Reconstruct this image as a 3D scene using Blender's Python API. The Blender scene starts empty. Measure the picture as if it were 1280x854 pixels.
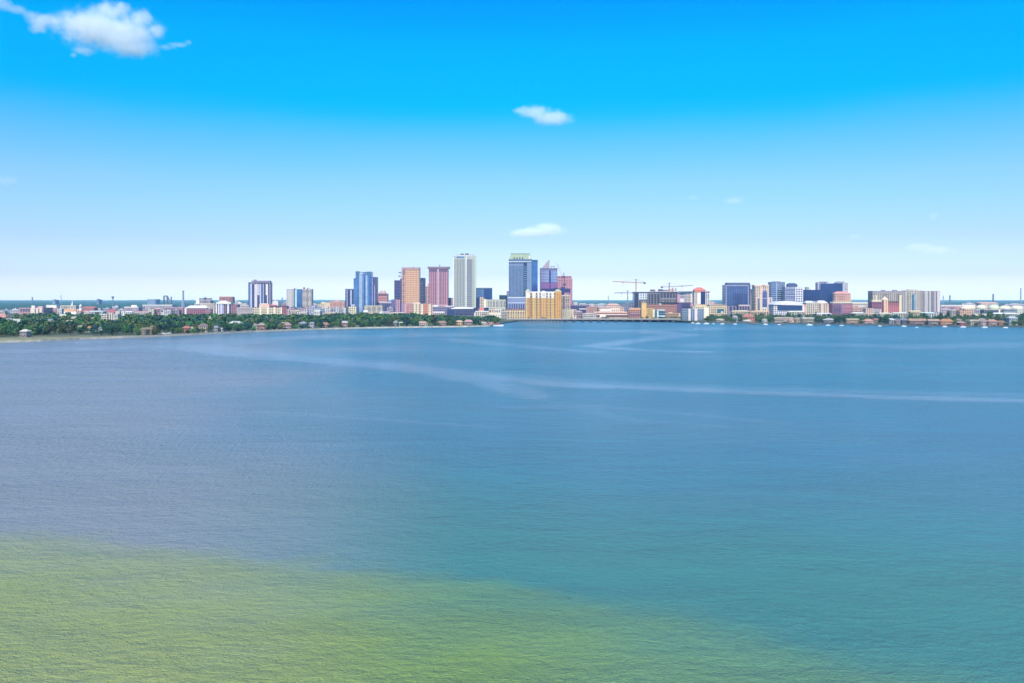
import bpy, bmesh, math, random
from mathutils import Vector, noise
random.seed(11)
R = random.uniform
sc = bpy.context.scene
COL = sc.collection
# ------------------------------------------------------------------ camera geometry
FPX, CX, HY, CAMH = 1108.0, 640.0, 374.0, 52.0      # focal length and horizon row in photo pixels, camera height in metres
GZ = 1.7                                            # land height above the water
def wx(px, D): return (px - CX) / FPX * D
def wz(py, D): return CAMH - (py - HY) / FPX * D
def dist_water(py): return CAMH * FPX / (py - HY)
def dist_land(py): return (CAMH - GZ) * FPX / (py - HY)

# ------------------------------------------------------------------ materials
MATS = {}; KEYS = {}
def lin(c):
    out = []
    for i in (0, 2, 4):
        v = int(c[i:i+2], 16) / 255
        out.append(v / 12.92 if v <= .04045 else ((v + .055) / 1.055) ** 2.4)
    return out
def soften(hexc, k, d):
    c = lin(hexc); d += .14 if c[2] > c[1] * 1.1 and c[0] > c[1] * .8 else 0; g = .25 * c[0] + .6 * c[1] + .15 * c[2]
    return [min(.85, (v * (1 - d) + g * d) * k) for v in c]
def node(nt, kind, x=0, y=0, **kw):
    n = nt.nodes.new(kind); n.location = (x, y)
    for k, v in kw.items(): setattr(n, k, v)
    return n
def base_mat(name):
    m = bpy.data.materials.new(name); m.use_nodes = True
    nt = m.node_tree
    return m, nt, nt.nodes['Principled BSDF']
def paint(hexc, rough=.75, grid=None, k=.78, glass='3c4a66', metal=0.0, stain=.12):
    """weathered wall; grid=(bay, storey, share) sinks a pattern of small windows into it"""
    key = (hexc, rough, grid, k, glass, metal, stain)
    if key in MATS: return MATS[key]
    m, nt, p = base_mat('wall_' + hexc)
    c = soften(hexc, k, .12)
    tc = node(nt, 'ShaderNodeTexCoord')
    nz = node(nt, 'ShaderNodeTexNoise'); nz.inputs['Scale'].default_value = .13; nz.inputs['Detail'].default_value = 5
    nt.links.new(tc.outputs['Object'], nz.inputs['Vector'])
    mr = node(nt, 'ShaderNodeMapRange'); mr.inputs['From Min'].default_value = .3; mr.inputs['From Max'].default_value = .7
    mr.inputs['To Min'].default_value = 1 - stain; mr.inputs['To Max'].default_value = 1 + stain * .6
    nt.links.new(nz.outputs['Fac'], mr.inputs['Value'])
    mul = node(nt, 'ShaderNodeVectorMath', operation='SCALE'); mul.inputs[0].default_value = c
    nt.links.new(mr.outputs[0], mul.inputs['Scale'])
    out = mul.outputs[0]
    p.inputs['Roughness'].default_value = rough; p.inputs['Metallic'].default_value = metal
    if grid:
        bay, storey, share = grid
        sp = node(nt, 'ShaderNodeSeparateXYZ'); nt.links.new(tc.outputs['Object'], sp.inputs[0])
        ad = node(nt, 'ShaderNodeMath', operation='ADD'); nt.links.new(sp.outputs[0], ad.inputs[0]); nt.links.new(sp.outputs[1], ad.inputs[1])
        ms = []
        for o, d, sh in ((ad.outputs[0], bay, math.sqrt(share)), (sp.outputs[2], storey, math.sqrt(share))):
            dv = node(nt, 'ShaderNodeMath', operation='DIVIDE'); nt.links.new(o, dv.inputs[0]); dv.inputs[1].default_value = d
            fr = node(nt, 'ShaderNodeMath', operation='FRACT'); nt.links.new(dv.outputs[0], fr.inputs[0])
            lt = node(nt, 'ShaderNodeMath', operation='LESS_THAN'); nt.links.new(fr.outputs[0], lt.inputs[0]); lt.inputs[1].default_value = sh
            ms.append(lt)
        mm = node(nt, 'ShaderNodeMath', operation='MULTIPLY'); nt.links.new(ms[0].outputs[0], mm.inputs[0]); nt.links.new(ms[1].outputs[0], mm.inputs[1])
        ge = node(nt, 'ShaderNodeNewGeometry'); sn = node(nt, 'ShaderNodeSeparateXYZ'); nt.links.new(ge.outputs['Normal'], sn.inputs[0])
        ab = node(nt, 'ShaderNodeMath', operation='ABSOLUTE'); nt.links.new(sn.outputs[2], ab.inputs[0])
        l2 = node(nt, 'ShaderNodeMath', operation='LESS_THAN'); nt.links.new(ab.outputs[0], l2.inputs[0]); l2.inputs[1].default_value = .5
        m3 = node(nt, 'ShaderNodeMath', operation='MULTIPLY'); nt.links.new(mm.outputs[0], m3.inputs[0]); nt.links.new(l2.outputs[0], m3.inputs[1])
        mx = node(nt, 'ShaderNodeMix', data_type='RGBA'); nt.links.new(m3.outputs[0], mx.inputs[0]); nt.links.new(out, mx.inputs[6])
        mx.inputs[7].default_value = [v * .8 for v in lin(glass)] + [1]
        out = mx.outputs[2]
        rr = node(nt, 'ShaderNodeMapRange'); rr.inputs['To Min'].default_value = rough; rr.inputs['To Max'].default_value = .15
        nt.links.new(m3.outputs[0], rr.inputs['Value']); nt.links.new(rr.outputs[0], p.inputs['Roughness'])
    nt.links.new(out, p.inputs['Base Color'])
    MATS[key] = m; KEYS[m.name] = key
    return m
def glass(hexc, metal=.45, rough=.18, k=.85):
    """tinted reflective glazing whose panes differ a little from one another"""
    key = ('glass', hexc, metal, rough, k)
    if key in MATS: return MATS[key]
    m, nt, p = base_mat('glazing_' + hexc)
    tc = node(nt, 'ShaderNodeTexCoord')
    mp = node(nt, 'ShaderNodeMapping'); mp.inputs['Scale'].default_value = (.31, .31, .27)
    nt.links.new(tc.outputs['Object'], mp.inputs[0])
    wn = node(nt, 'ShaderNodeTexWhiteNoise'); fl = node(nt, 'ShaderNodeVectorMath', operation='FLOOR')
    nt.links.new(mp.outputs[0], fl.inputs[0]); nt.links.new(fl.outputs[0], wn.inputs['Vector'])
    nz = node(nt, 'ShaderNodeTexNoise'); nz.inputs['Scale'].default_value = .05; nt.links.new(tc.outputs['Object'], nz.inputs['Vector'])
    a = node(nt, 'ShaderNodeMath', operation='MULTIPLY_ADD'); nt.links.new(wn.outputs['Value'], a.inputs[0]); a.inputs[1].default_value = .35; a.inputs[2].default_value = .45
    b = node(nt, 'ShaderNodeMath', operation='MULTIPLY_ADD'); nt.links.new(nz.outputs['Fac'], b.inputs[0]); b.inputs[1].default_value = .7; nt.links.new(a.outputs[0], b.inputs[2])
    sm = node(nt, 'ShaderNodeVectorMath', operation='SCALE'); sm.inputs[0].default_value = soften(hexc, k, .2)
    nt.links.new(b.outputs[0], sm.inputs['Scale']); nt.links.new(sm.outputs[0], p.inputs['Base Color'])
    p.inputs['Metallic'].default_value = metal; p.inputs['Roughness'].default_value = rough
    MATS[key] = m
    return m
def foliage(hexc, var=.32):
    key = ('leaf', hexc)
    if key in MATS: return MATS[key]
    m, nt, p = base_mat('foliage_' + hexc)
    tc = node(nt, 'ShaderNodeNewGeometry')
    nz = node(nt, 'ShaderNodeTexNoise'); nz.inputs['Scale'].default_value = .045; nz.inputs['Detail'].default_value = 3
    nt.links.new(tc.outputs['Position'], nz.inputs['Vector'])
    oi = node(nt, 'ShaderNodeObjectInfo')
    hs = node(nt, 'ShaderNodeHueSaturation'); hs.inputs['Color'].default_value = lin(hexc) + [1]
    h = node(nt, 'ShaderNodeMapRange'); h.inputs['From Min'].default_value = .3; h.inputs['From Max'].default_value = .7
    h.inputs['To Min'].default_value = .46; h.inputs['To Max'].default_value = .54; nt.links.new(nz.outputs['Fac'], h.inputs['Value'])
    v = node(nt, 'ShaderNodeMapRange'); v.inputs['To Min'].default_value = 1 - var; v.inputs['To Max'].default_value = 1 + var
    r = node(nt, 'ShaderNodeMath', operation='ADD'); nt.links.new(tc.outputs['Random Per Island'], r.inputs[0]); nt.links.new(oi.outputs['Random'], r.inputs[1])
    r2 = node(nt, 'ShaderNodeMath', operation='MULTIPLY'); nt.links.new(r.outputs[0], r2.inputs[0]); r2.inputs[1].default_value = .5
    nt.links.new(r2.outputs[0], v.inputs['Value'])
    nt.links.new(h.outputs[0], hs.inputs['Hue']); nt.links.new(v.outputs[0], hs.inputs['Value']); nt.links.new(hs.outputs[0], p.inputs['Base Color'])
    p.inputs['Roughness'].default_value = .7; p.inputs['Specular IOR Level'].default_value = .2
    MATS[key] = m
    return m

# ------------------------------------------------------------------ mesh helpers
class MB:
    def __init__(s): s.v = []; s.f = []
    def box(s, x0, x1, y0, y1, z0, z1):
        b = len(s.v)
        s.v += [(x, y, z) for z in (z0, z1) for x, y in ((x0, y0), (x1, y0), (x1, y1), (x0, y1))]
        s.f += [tuple(b + i for i in q) for q in ((3, 2, 1, 0), (4, 5, 6, 7), (0, 1, 5, 4), (1, 2, 6, 5), (2, 3, 7, 6), (3, 0, 4, 7))]
        return s
    def prism(s, prof, y0, y1):
        """profile of (x, z) points, counter-clockwise seen from the camera, given thickness along y"""
        b = len(s.v); n = len(prof)
        s.v += [(x, y0, z) for x, z in prof] + [(x, y1, z) for x, z in prof]
        s.f.append(tuple(b + i for i in range(n))); s.f.append(tuple(b + n + i for i in reversed(range(n))))
        for i in range(n):
            j = (i + 1) % n
            s.f.append((b + j, b + i, b + n + i, b + n + j))
        return s
    def lathe(s, prof, n=20, cx=0, cy=0):
        """revolve (radius, z) points, bottom to top"""
        b = len(s.v)
        for r, z in prof:
            s.v += [(cx + r * math.cos(2 * math.pi * i / n), cy + r * math.sin(2 * math.pi * i / n), z) for i in range(n)]
        for k in range(len(prof) - 1):
            for i in range(n):
                j = (i + 1) % n
                s.f.append((b + k * n + i, b + k * n + j, b + (k + 1) * n + j, b + (k + 1) * n + i))
        s.f.append(tuple(b + i for i in reversed(range(n)))); s.f.append(tuple(b + (len(prof) - 1) * n + i for i in range(n)))
        return s
    def bar(s, a, c, t):
        a = Vector(a); c = Vector(c); d = (c - a).normalized()
        u = d.cross(Vector((0, 0, 1)))
        if u.length < .01: u = Vector((1, 0, 0))
        u.normalize(); w = d.cross(u)
        b = len(s.v)
        for p in (a, c):
            for i, j in ((-1, -1), (1, -1), (1, 1), (-1, 1)): s.v.append(tuple(p + (u * i + w * j) * t / 2))
        s.f += [tuple(b + i for i in q) for q in ((0, 1, 2, 3), (7, 6, 5, 4), (4, 5, 1, 0), (5, 6, 2, 1), (6, 7, 3, 2), (7, 4, 0, 3))]
        return s
    def mesh(s, name, mat):
        me = bpy.data.meshes.new(name); me.from_pydata(s.v, [], s.f); me.materials.append(mat); me.update()
        return me
    def build(s, name, mat, parent=None, loc=(0, 0, 0)):
        return link(name, s.mesh(name, mat), parent, loc)
def link(name, data, parent=None, loc=(0, 0, 0)):
    o = bpy.data.objects.new(name, data); COL.objects.link(o); o.location = loc
    if parent: o.parent = parent
    return o
def tag(o, label=None, cat=None, group=None, kind=None):
    if label: o['label'] = label
    if cat: o['category'] = cat
    if group: o['group'] = group
    if kind: o['kind'] = kind
    return o
def empty(name, loc, label, cat, group=None, rz=0):
    o = link(name, None, None, loc); o.rotation_euler = (0, 0, math.radians(rz))
    return tag(o, label, cat, group)

class Thing:
    """a building whose parts are measured in photo pixels at its own real distance, and get real depth"""
    def __init__(s, name, label, cat, x0, x1, D, rz=0, group=None):
        s.D = D; s.s = D / FPX; s.pc = (x0 + x1) / 2; s.x0 = x0; s.x1 = x1
        s.o = empty(name, (wx(s.pc, D), D, GZ), label, cat, group, rz)
    def X(s, px): return (px - s.pc) * s.s
    def Zz(s, py): return 0 if py is None else wz(py, s.D) - GZ
    def part(s, name, x0, x1, y0, y1, mat, dep=20, out=0., par=None):
        dep = max(dep, 6 - out) if out < 0 else dep
        return MB().box(s.X(x0), s.X(x1), -out, dep, s.Zz(y1), s.Zz(y0)).build(name, mat, par or s.o)
    def wall(s, y0, mat, dep=22, x0=None, x1=None, out=0., rim=.9, roof='9a948c', name='wall', y1=None):
        x0 = s.x0 if x0 is None else x0; x1 = s.x1 if x1 is None else x1
        a, b, t, z = s.X(x0), s.X(x1), .6, s.Zz(y0); zb = s.Zz(y1)
        q = KEYS.get(mat.name)
        if q and q[2] is None: mat = paint(q[0], q[1], (round(R(4.2, 6.2), 1), round(R(3.8, 4.8), 1), .34), q[3], '2b3244', q[5], .2)
        m = MB().box(a, b, -out, dep, zb, z - rim)
        m.box(a, b, -out, -out + t, z - rim, z).box(a, b, dep - t, dep, z - rim, z)
        m.box(a, a + t, -out + t, dep - t, z - rim, z).box(b - t, b, -out + t, dep - t, z - rim, z)
        w = m.build(name, mat, s.o)
        MB().box(a + t, b - t, -out + t, dep - t, z - rim + .003, z - rim + .25).build('roof', paint(roof), s.o)
        return w
    def cols(s, x0, x1, y0, y1, n, mat, frac=.5, name='window_column', out=.25, edge=True):
        w = (x1 - x0) / n; hw = w * s.s * frac / 2
        me = MB().box(-hw, hw, -out, max(.1, .4 - out), s.Zz(y1), s.Zz(y0)).mesh(name, mat)
        for i in range(n): link(name, me, s.o, (s.X(x0 + (i + .5) * w), -.003 * i, 0))
    def rows(s, x0, x1, y0, y1, n, mat, frac=.5, name='window_band', out=.3):
        z0, z1 = s.Zz(y1), s.Zz(y0); h = (z1 - z0) / n
        me = MB().box(s.X(x0), s.X(x1), -out, max(.1, .4 - out), -h * frac / 2, h * frac / 2).mesh(name, mat)
        for i in range(n): link(name, me, s.o, (0, 0, z0 + (i + .5) * h))
    def grid(s, x0, x1, y0, y1, nx, ny, mat, fx=.6, fy=.6, name='window', out=.28):
        z0, z1 = s.Zz(y1), s.Zz(y0); h = (z1 - z0) / ny; w = (x1 - x0) * s.s / nx
        me = MB().box(-w * fx / 2, w * fx / 2, -out, max(.1, .4 - out), -h * fy / 2, h * fy / 2).mesh(name, mat)
        for i in range(nx):
            for j in range(ny): link(name, me, s.o, (s.X(x0) + (i + .5) * w, 0, z0 + (j + .5) * h))
    def hip(s, x0, x1, y0, y1, mat, dep=14, over=.5, ridge=.5, name='roof', off=0., par=None):
        """hipped roof: eaves at y1, ridge at y0; ridge = share of the width kept along the top"""
        a, b, z0, z1 = s.X(x0) - over, s.X(x1) + over, s.Zz(y1), s.Zz(y0); c = (a + b) / 2; r = (b - a) * ridge / 2
        ym = off + dep / 2; y0_, y1_ = off - over, off + dep + over
        m = MB(); m.v = [(a, y0_, z0), (b, y0_, z0), (b, y1_, z0), (a, y1_, z0), (c - r, ym, z1), (c + r, ym, z1)]
        m.f = [(3, 2, 1, 0), (0, 1, 5, 4), (1, 2, 5), (2, 3, 4, 5), (3, 0, 4)]
        return m.build(name, mat, par or s.o)
    def gable(s, x0, x1, y0, y1, mat, dep=14, over=.5, name='roof', off=0.):
        a, b, z0, z1 = s.X(x0) - over, s.X(x1) + over, s.Zz(y1), s.Zz(y0)
        return MB().prism([(a, z0), (b, z0), ((a + b) / 2, z1)], off - over, off + dep + over).build(name, mat, s.o)
    def unit(s, x0, x1, y0, y1, mat, y=6, dep=8, name='roof_unit'):
        return MB().box(s.X(x0), s.X(x1), y, y + dep, s.Zz(y1) - .7, s.Zz(y0)).build(name, mat, s.o)

# ------------------------------------------------------------------ world, sun, haze
SUN_EL, SUN_ROT = math.radians(46), math.radians(187)
w = bpy.data.worlds.new("World"); sc.world = w; w.use_nodes = True
nt = w.node_tree; bg = nt.nodes['Background']
sky = node(nt, 'ShaderNodeTexSky', sky_type='NISHITA', sun_disc=False, sun_elevation=SUN_EL, sun_rotation=SUN_ROT)
tc = node(nt, 'ShaderNodeTexCoord')
sp = node(nt, 'ShaderNodeSeparateXYZ'); nt.links.new(tc.outputs['Generated'], sp.inputs[0])
nz = node(nt, 'ShaderNodeTexNoise'); nz.inputs['Scale'].default_value = 2.2; nz.inputs['Detail'].default_value = 4
mp = node(nt, 'ShaderNodeMapping'); mp.inputs['Scale'].default_value = (1, 1, 3); nt.links.new(tc.outputs['Generated'], mp.inputs[0]); nt.links.new(mp.outputs[0], nz.inputs['Vector'])
el = node(nt, 'ShaderNodeMath', operation='MULTIPLY_ADD'); nt.links.new(nz.outputs['Fac'], el.inputs[0]); el.inputs[1].default_value = .036
ofs = node(nt, 'ShaderNodeMath', operation='SUBTRACT'); nt.links.new(sp.outputs[2], ofs.inputs[0]); ofs.inputs[1].default_value = .018
nt.links.new(ofs.outputs[0], el.inputs[2])
low = node(nt, 'ShaderNodeMapRange'); low.inputs['From Max'].default_value = .12; nt.links.new(sp.outputs[2], low.inputs['Value'])   # the veil's edge wanders only well above the horizon
mix = node(nt, 'ShaderNodeMix', data_type='FLOAT'); nt.links.new(low.outputs[0], mix.inputs[0]); nt.links.new(sp.outputs[2], mix.inputs[2]); nt.links.new(el.outputs[0], mix.inputs[3])
ramp = node(nt, 'ShaderNodeValToRGB')
KR = 3.4
EXPO = .3
def want(hexc): return [v / 2 ** EXPO for v in lin(hexc)]
# clear sky colours by sine of elevation, as a grade over the physical sky (its own radiance facing away from the sun)
ROWS = [(.0, 'dfebfa', (.30, .29, .24)), (.0125, 'dceafa', (.382, .384, .311)), (.0262, 'd2e6fc', (.50, .51, .41)), (.0667, 'c0e2ff', (.535, .62, .565)), (.1289, '98d7ff', (.40, .545, .64)), (.172, '68c9ff', (.32, .465, .612)),
        (.2045, '22bfff', (.275, .41, .575)), (.217, '06bdff', (.262, .394, .563)), (.273, '02b4ff', (.212, .328, .498)), (.312, '02a3ff', (.185, .30, .463)), (.55, '0a86e8', (.12, .21, .36)), (1., '1478d8', (.11, .19, .33))]
stops = [(z, [a / b * g for a, b, g in zip(want(h_), n_, (.96, .975, 1.1) if z < .1 else (.95, 1, 1.1) if z < .18 else (1, 1, 1.05))]) for z, h_, n_ in ROWS]
KR = max(max(c) for z, c in stops)
cr = ramp.color_ramp
while len(cr.elements) < len(stops): cr.elements.new(.5)
for e, (p_, c_) in zip(cr.elements, stops): e.position = p_; e.color = [v / KR for v in c_] + [1]
nt.links.new(mix.outputs[0], ramp.inputs[0])
ml = node(nt, 'ShaderNodeVectorMath', operation='MULTIPLY'); nt.links.new(sky.outputs[0], ml.inputs[0]); nt.links.new(ramp.outputs[0], ml.inputs[1])
ms = node(nt, 'ShaderNodeVectorMath', operation='SCALE'); ms.inputs['Scale'].default_value = KR; nt.links.new(ml.outputs[0], ms.inputs[0])
nt.links.new(ms.outputs[0], bg.inputs[0]); bg.inputs[1].default_value = .1

sd = bpy.data.lights.new('sun', 'SUN'); sd.energy = 4.6; sd.angle = math.radians(.53); sd.color = (1, .93, .82)
so = link('sun', sd)
sdir = Vector((math.sin(SUN_ROT) * math.cos(SUN_EL), math.cos(SUN_ROT) * math.cos(SUN_EL), math.sin(SUN_EL)))
so.rotation_euler = sdir.to_track_quat('Z', 'Y').to_euler(); so.location = (0, -200, 600)

cd = bpy.data.cameras.new('camera'); cam = link('camera', cd, None, (0, 0, CAMH)); sc.camera = cam
cam.rotation_euler = (math.pi / 2, 0, 0); cd.sensor_width = 36; cd.lens = 36 * FPX / 1280; cd.shift_y = (HY - 427) / 1280
cd.clip_start = 1; cd.clip_end = 200000
sc.view_settings.view_transform = 'Standard'; sc.view_settings.look = 'None'; sc.view_settings.gamma = 1; sc.view_settings.exposure = EXPO
sc.render.engine = 'CYCLES'; sc.cycles.max_bounces = 28; sc.cycles.diffuse_bounces = 3; sc.cycles.glossy_bounces = 3
sc.cycles.volume_bounces = 24; sc.cycles.volume_step_rate = 1.0; sc.cycles.volume_max_steps = 256
sc.cycles.use_denoising = True; sc.cycles.sample_clamp_indirect = 6

hm = bpy.data.materials.new('air'); hm.use_nodes = True; nt = hm.node_tree; nt.nodes.clear()
ou = node(nt, 'ShaderNodeOutputMaterial'); pv = node(nt, 'ShaderNodeVolumePrincipled')
pv.inputs['Color'].default_value = (.34, .62, 1, 1); pv.inputs['Absorption Color'].default_value = (1, 1, 1, 1); pv.inputs['Density'].default_value = 3.1e-5; pv.inputs['Anisotropy'].default_value = -.35
nt.links.new(pv.outputs[0], ou.inputs['Volume'])
tag(MB().box(-24000, 24000, -2500, 27500, -4, 192).build('haze', hm), 'thin pale blue haze over the bay and the far woods', 'haze', None, 'stuff')

# ------------------------------------------------------------------ water
def smooth(a, b, x):
    t = max(0, min(1, (x - a) / (b - a))); return t * t * (3 - 2 * t)
def pix_world(pts): return [Vector((wx(x, dist_water(y)), dist_water(y), 0)) for x, y in pts]
# calm streaks on the water, as plan lines on the bay with half widths in metres and strength
STREAKS = []
def streak(pts, half, strength):
    STREAKS.append((pix_world([(p[0], p[1]) for p in pts]), half / 57616, strength))
streak([(225, 433), (330, 444), (420, 452), (520, 461), (600, 470), (680, 479), (780, 483.5), (900, 489), (1030, 494), (1140, 497.5), (1300, 501)], 3.4, .6)
streak([(640, 476), (700, 481), (780, 482.5), (860, 487), (940, 491), (1030, 493), (1140, 497.5), (1300, 500)], 1.0, .6)
streak([(430, 453), (520, 462), (580, 471), (630, 483), (668, 497)], 3.2, .5)
streak([(300, 437), (420, 449), (560, 463), (700, 476), (860, 484), (1060, 490), (1300, 495)], 3.4, .26)
streak([(735, 433), (790, 427), (850, 419), (800, 413)], 1.2, .55)
streak([(735, 433), (800, 438), (880, 440)], 1.1, .5)
streak([(560, 424), (640, 432), (740, 440)], 1.2, .35)
streak([(880, 432), (1000, 430), (1150, 434), (1290, 430)], 3, .25)
streak([(120, 428), (240, 427), (400, 421), (560, 419)], 2.4, .35)
streak([(0, 440), (120, 436), (300, 428)], 3, .35)
streak([(640, 412), (760, 414), (900, 411)], 1.6, .35)
streak([(330, 516), (430, 522), (500, 527), (620, 535)], 1.6, .3)
streak([(640, 510), (740, 508), (860, 518), (980, 530)], 2.2, .2)
streak([(700, 505), (800, 528), (900, 533)], 2.2, .16)
def streak_at(x, y):
    s = 0
    for pts, hp, k in STREAKS:
        best = 1e9; half = hp * y * y
        for a, b in zip(pts, pts[1:]):
            dx, dy = b.x - a.x, b.y - a.y
            t = max(0, min(1, ((x - a.x) * dx + (y - a.y) * dy) / (dx * dx + dy * dy)))
            ex, ey = x - a.x - t * dx, y - a.y - t * dy
            best = min(best, ex * ex + ey * ey)
        if best < 9 * half * half:
            q = math.sqrt(best) / half
            n = noise.noise(Vector((x * .02, y * .02, 3.1))) * .5 + noise.noise(Vector((x * .07, y * .05, 7))) * .45 + noise.noise(Vector((x * .25, y * .1, 11))) * .3
            s = max(s, k * (1 - smooth(.35 + n * .5, 1.25 + n, q)))
    return s
edge = pix_world([(-500, 630), (0, 659), (180, 674), (330, 691), (430, 699), (560, 719), (700, 736), (850, 752), (930, 762), (1010, 784), (1120, 802), (1280, 830), (1700, 865)])
def shallow_at(x, y):
    for a, b in zip(edge, edge[1:]):
        if a.x <= x <= b.x:
            ye = a.y + (b.y - a.y) * (x - a.x) / (b.x - a.x); break
    else: ye = edge[0].y if x < edge[0].x else edge[-1].y
    n = noise.noise(Vector((x * .03, y * .05, 1))) * 8 + noise.noise(Vector((x * .09, y * .16, 5))) * 5 + noise.noise(Vector((x * .3, y * .5, 5))) * 1.6
    d = ye - y + n
    # a crisp lip of the sandbank and a long slope behind it
    return smooth(-3, 4.5 + 22 * smooth(-10, 50, x), d) * (.42 + .26 * smooth(0, 16, d) + .34 * smooth(10, 46, d)) * (1 + .2 * noise.noise(Vector((x * .06, y * .11, 21)))) * (1 - .45 * smooth(-10, 45, x))
def bank_at(x, y):
    ye = 150 - .26 * x if x < 260 else 82
    return 1 - smooth(-10, 190, y - ye + noise.noise(Vector((x * .01, y * .016, 8))) * 30)
NR, NC = 350, 380
me = bpy.data.meshes.new('water'); V = []; F = []; S = []; H = []; PL = []; BK = []
for r in range(NR + 1):
    D = 18 * (2900 / 18) ** (r / NR)
    for c in range(NC + 1):
        u = (c / NC - .5) * 2
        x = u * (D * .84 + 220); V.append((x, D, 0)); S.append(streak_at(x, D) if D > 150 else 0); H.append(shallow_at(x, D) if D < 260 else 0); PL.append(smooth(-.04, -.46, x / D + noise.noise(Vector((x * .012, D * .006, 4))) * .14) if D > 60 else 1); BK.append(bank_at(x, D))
for r in range(NR):
    for c in range(NC):
        i = r * (NC + 1) + c; F.append((i, i + 1, i + NC + 2, i + NC + 1))
me.from_pydata(V, [], F)
for nm, arr in (('calm', S), ('shoal', H), ('glint_side', PL), ('bank', BK)):
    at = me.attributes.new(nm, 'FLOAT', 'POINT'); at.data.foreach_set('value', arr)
me.update()
m, nt, p = base_mat('water'); me.materials.append(m)
ge = node(nt, 'ShaderNodeNewGeometry')
a1 = node(nt, 'ShaderNodeAttribute', attribute_name='calm'); a2 = node(nt, 'ShaderNodeAttribute', attribute_name='shoal')
def wave(sx, sy, scale, detail, dist=0., rot=0.):
    mp = node(nt, 'ShaderNodeMapping'); mp.inputs['Scale'].default_value = (sx, sy, 1); mp.inputs['Rotation'].default_value = (0, 0, math.radians(rot)); nt.links.new(ge.outputs['Position'], mp.inputs[0])
    n = node(nt, 'ShaderNodeTexNoise'); n.inputs['Scale'].default_value = scale; n.inputs['Detail'].default_value = detail; n.inputs['Distortion'].default_value = dist
    nt.links.new(mp.outputs[0], n.inputs['Vector']); return n.outputs['Fac']
def mathn(op, a, b, c=None):
    n = node(nt, 'ShaderNodeMath', operation=op)
    for i, v in enumerate((a, b, c)):
        if v is None: continue
        if isinstance(v, (int, float)): n.inputs[i].default_value = v
        else: nt.links.new(v, n.inputs[i])
    return n.outputs[0]
w1 = wave(.62, 1, .58, 3, .4, 8); w2 = wave(.6, 1, 1.9, 4, .3, -7); w3 = wave(.7, 1, .1, 6, 0, 15)
py_ = node(nt, 'ShaderNodeSeparateXYZ'); nt.links.new(ge.outputs['Position'], py_.inputs[0])
def offshore(a, b):
    q = node(nt, 'ShaderNodeMapRange'); q.interpolation_type = 'SMOOTHSTEP'; q.inputs['From Min'].default_value = a; q.inputs['From Max'].default_value = b; nt.links.new(py_.outputs[1], q.inputs['Value']); return q.outputs[0]
# longer wind chop away from the shelter of the sandbank
w5 = wave(1, .26, .8, 3, .3, 5); w6 = wave(1, .18, .36, 3, .3, -4)
chop = mathn('ADD', mathn('MULTIPLY', mathn('MULTIPLY', w5, 1.5), offshore(150, 330)), mathn('MULTIPLY', mathn('MULTIPLY', w6, 4.2), offshore(420, 800)))
ridge = mathn('SUBTRACT', 1.0, mathn('ABSOLUTE', mathn('MULTIPLY_ADD', w2, 2.0, -1.0), None))
h = mathn('ADD', mathn('MULTIPLY', w1, .95), mathn('ADD', mathn('MULTIPLY', ridge, .52), mathn('ADD', mathn('MULTIPLY', w3, 2.0), chop)))
# wind patches leave the surface rougher here and calmer there
wp = wave(.25, 1, .006, 4, .5)
wp2 = wave(.4, 1, .028, 3, .6, 12)
wpn = mathn('ADD', mathn('MULTIPLY_ADD', wp, 1.3, -.3), mathn('MULTIPLY_ADD', wp2, 1.5, .05))
st = mathn('MULTIPLY', wpn, mathn('MULTIPLY_ADD', a1.outputs['Fac'], -.92, 1.0))
bp = node(nt, 'ShaderNodeBump'); bp.inputs['Distance'].default_value = 1.0
nt.links.new(mathn('MULTIPLY', h, st), bp.inputs['Height']); bp.inputs['Strength'].default_value = 1.0
nt.links.new(bp.outputs[0], p.inputs['Normal'])
# body colour: blue green bay, broad paler patches, sun glint painted pale at left, yellow green sandbank
big = wave(.6, 1, .0035, 3, .3); fine = wave(.5, 1, .06, 3)
cm = node(nt, 'ShaderNodeMix', data_type='RGBA'); cm.inputs[6].default_value = (.026, .165, .235, 1); cm.inputs[7].default_value = (.075, .2, .26, 1)
mr = node(nt, 'ShaderNodeMapRange'); mr.inputs['From Min'].default_value = .35; mr.inputs['From Max'].default_value = .68; nt.links.new(big, mr.inputs['Value']); nt.links.new(mr.outputs[0], cm.inputs[0])
def layer(base, col, fac):
    q = node(nt, 'ShaderNodeMix', data_type='RGBA'); nt.links.new(base, q.inputs[6]); q.inputs[7].default_value = col; nt.links.new(fac, q.inputs[0]); return q.outputs[2]
a3 = node(nt, 'ShaderNodeAttribute', attribute_name='glint_side'); a4 = node(nt, 'ShaderNodeAttribute', attribute_name='bank')
b1 = layer(cm.outputs[2], (.04, .21, .155, 1), mathn('MULTIPLY', a4.outputs['Fac'], .8))
b2 = layer(b1, (.265, .25, .255, 1), mathn('MULTIPLY', a3.outputs['Fac'], .82))  # pale glint on the left side, put into the body colour
sh = mathn('MULTIPLY', a2.outputs['Fac'], mathn('MULTIPLY_ADD', fine, .22, .86)); cl = node(nt, 'ShaderNodeClamp'); nt.links.new(sh, cl.inputs[0])
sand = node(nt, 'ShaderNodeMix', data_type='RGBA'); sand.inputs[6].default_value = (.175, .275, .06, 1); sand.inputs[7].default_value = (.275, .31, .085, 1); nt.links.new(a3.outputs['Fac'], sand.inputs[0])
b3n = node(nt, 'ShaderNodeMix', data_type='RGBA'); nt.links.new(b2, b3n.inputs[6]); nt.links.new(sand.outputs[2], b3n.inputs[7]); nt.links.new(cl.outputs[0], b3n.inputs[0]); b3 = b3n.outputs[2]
b4 = layer(b3, (.24, .28, .34, 1), mathn('MULTIPLY', a1.outputs['Fac'], .45))  # pale sky reflection of the streaks, partly painted in as body colour
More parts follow.
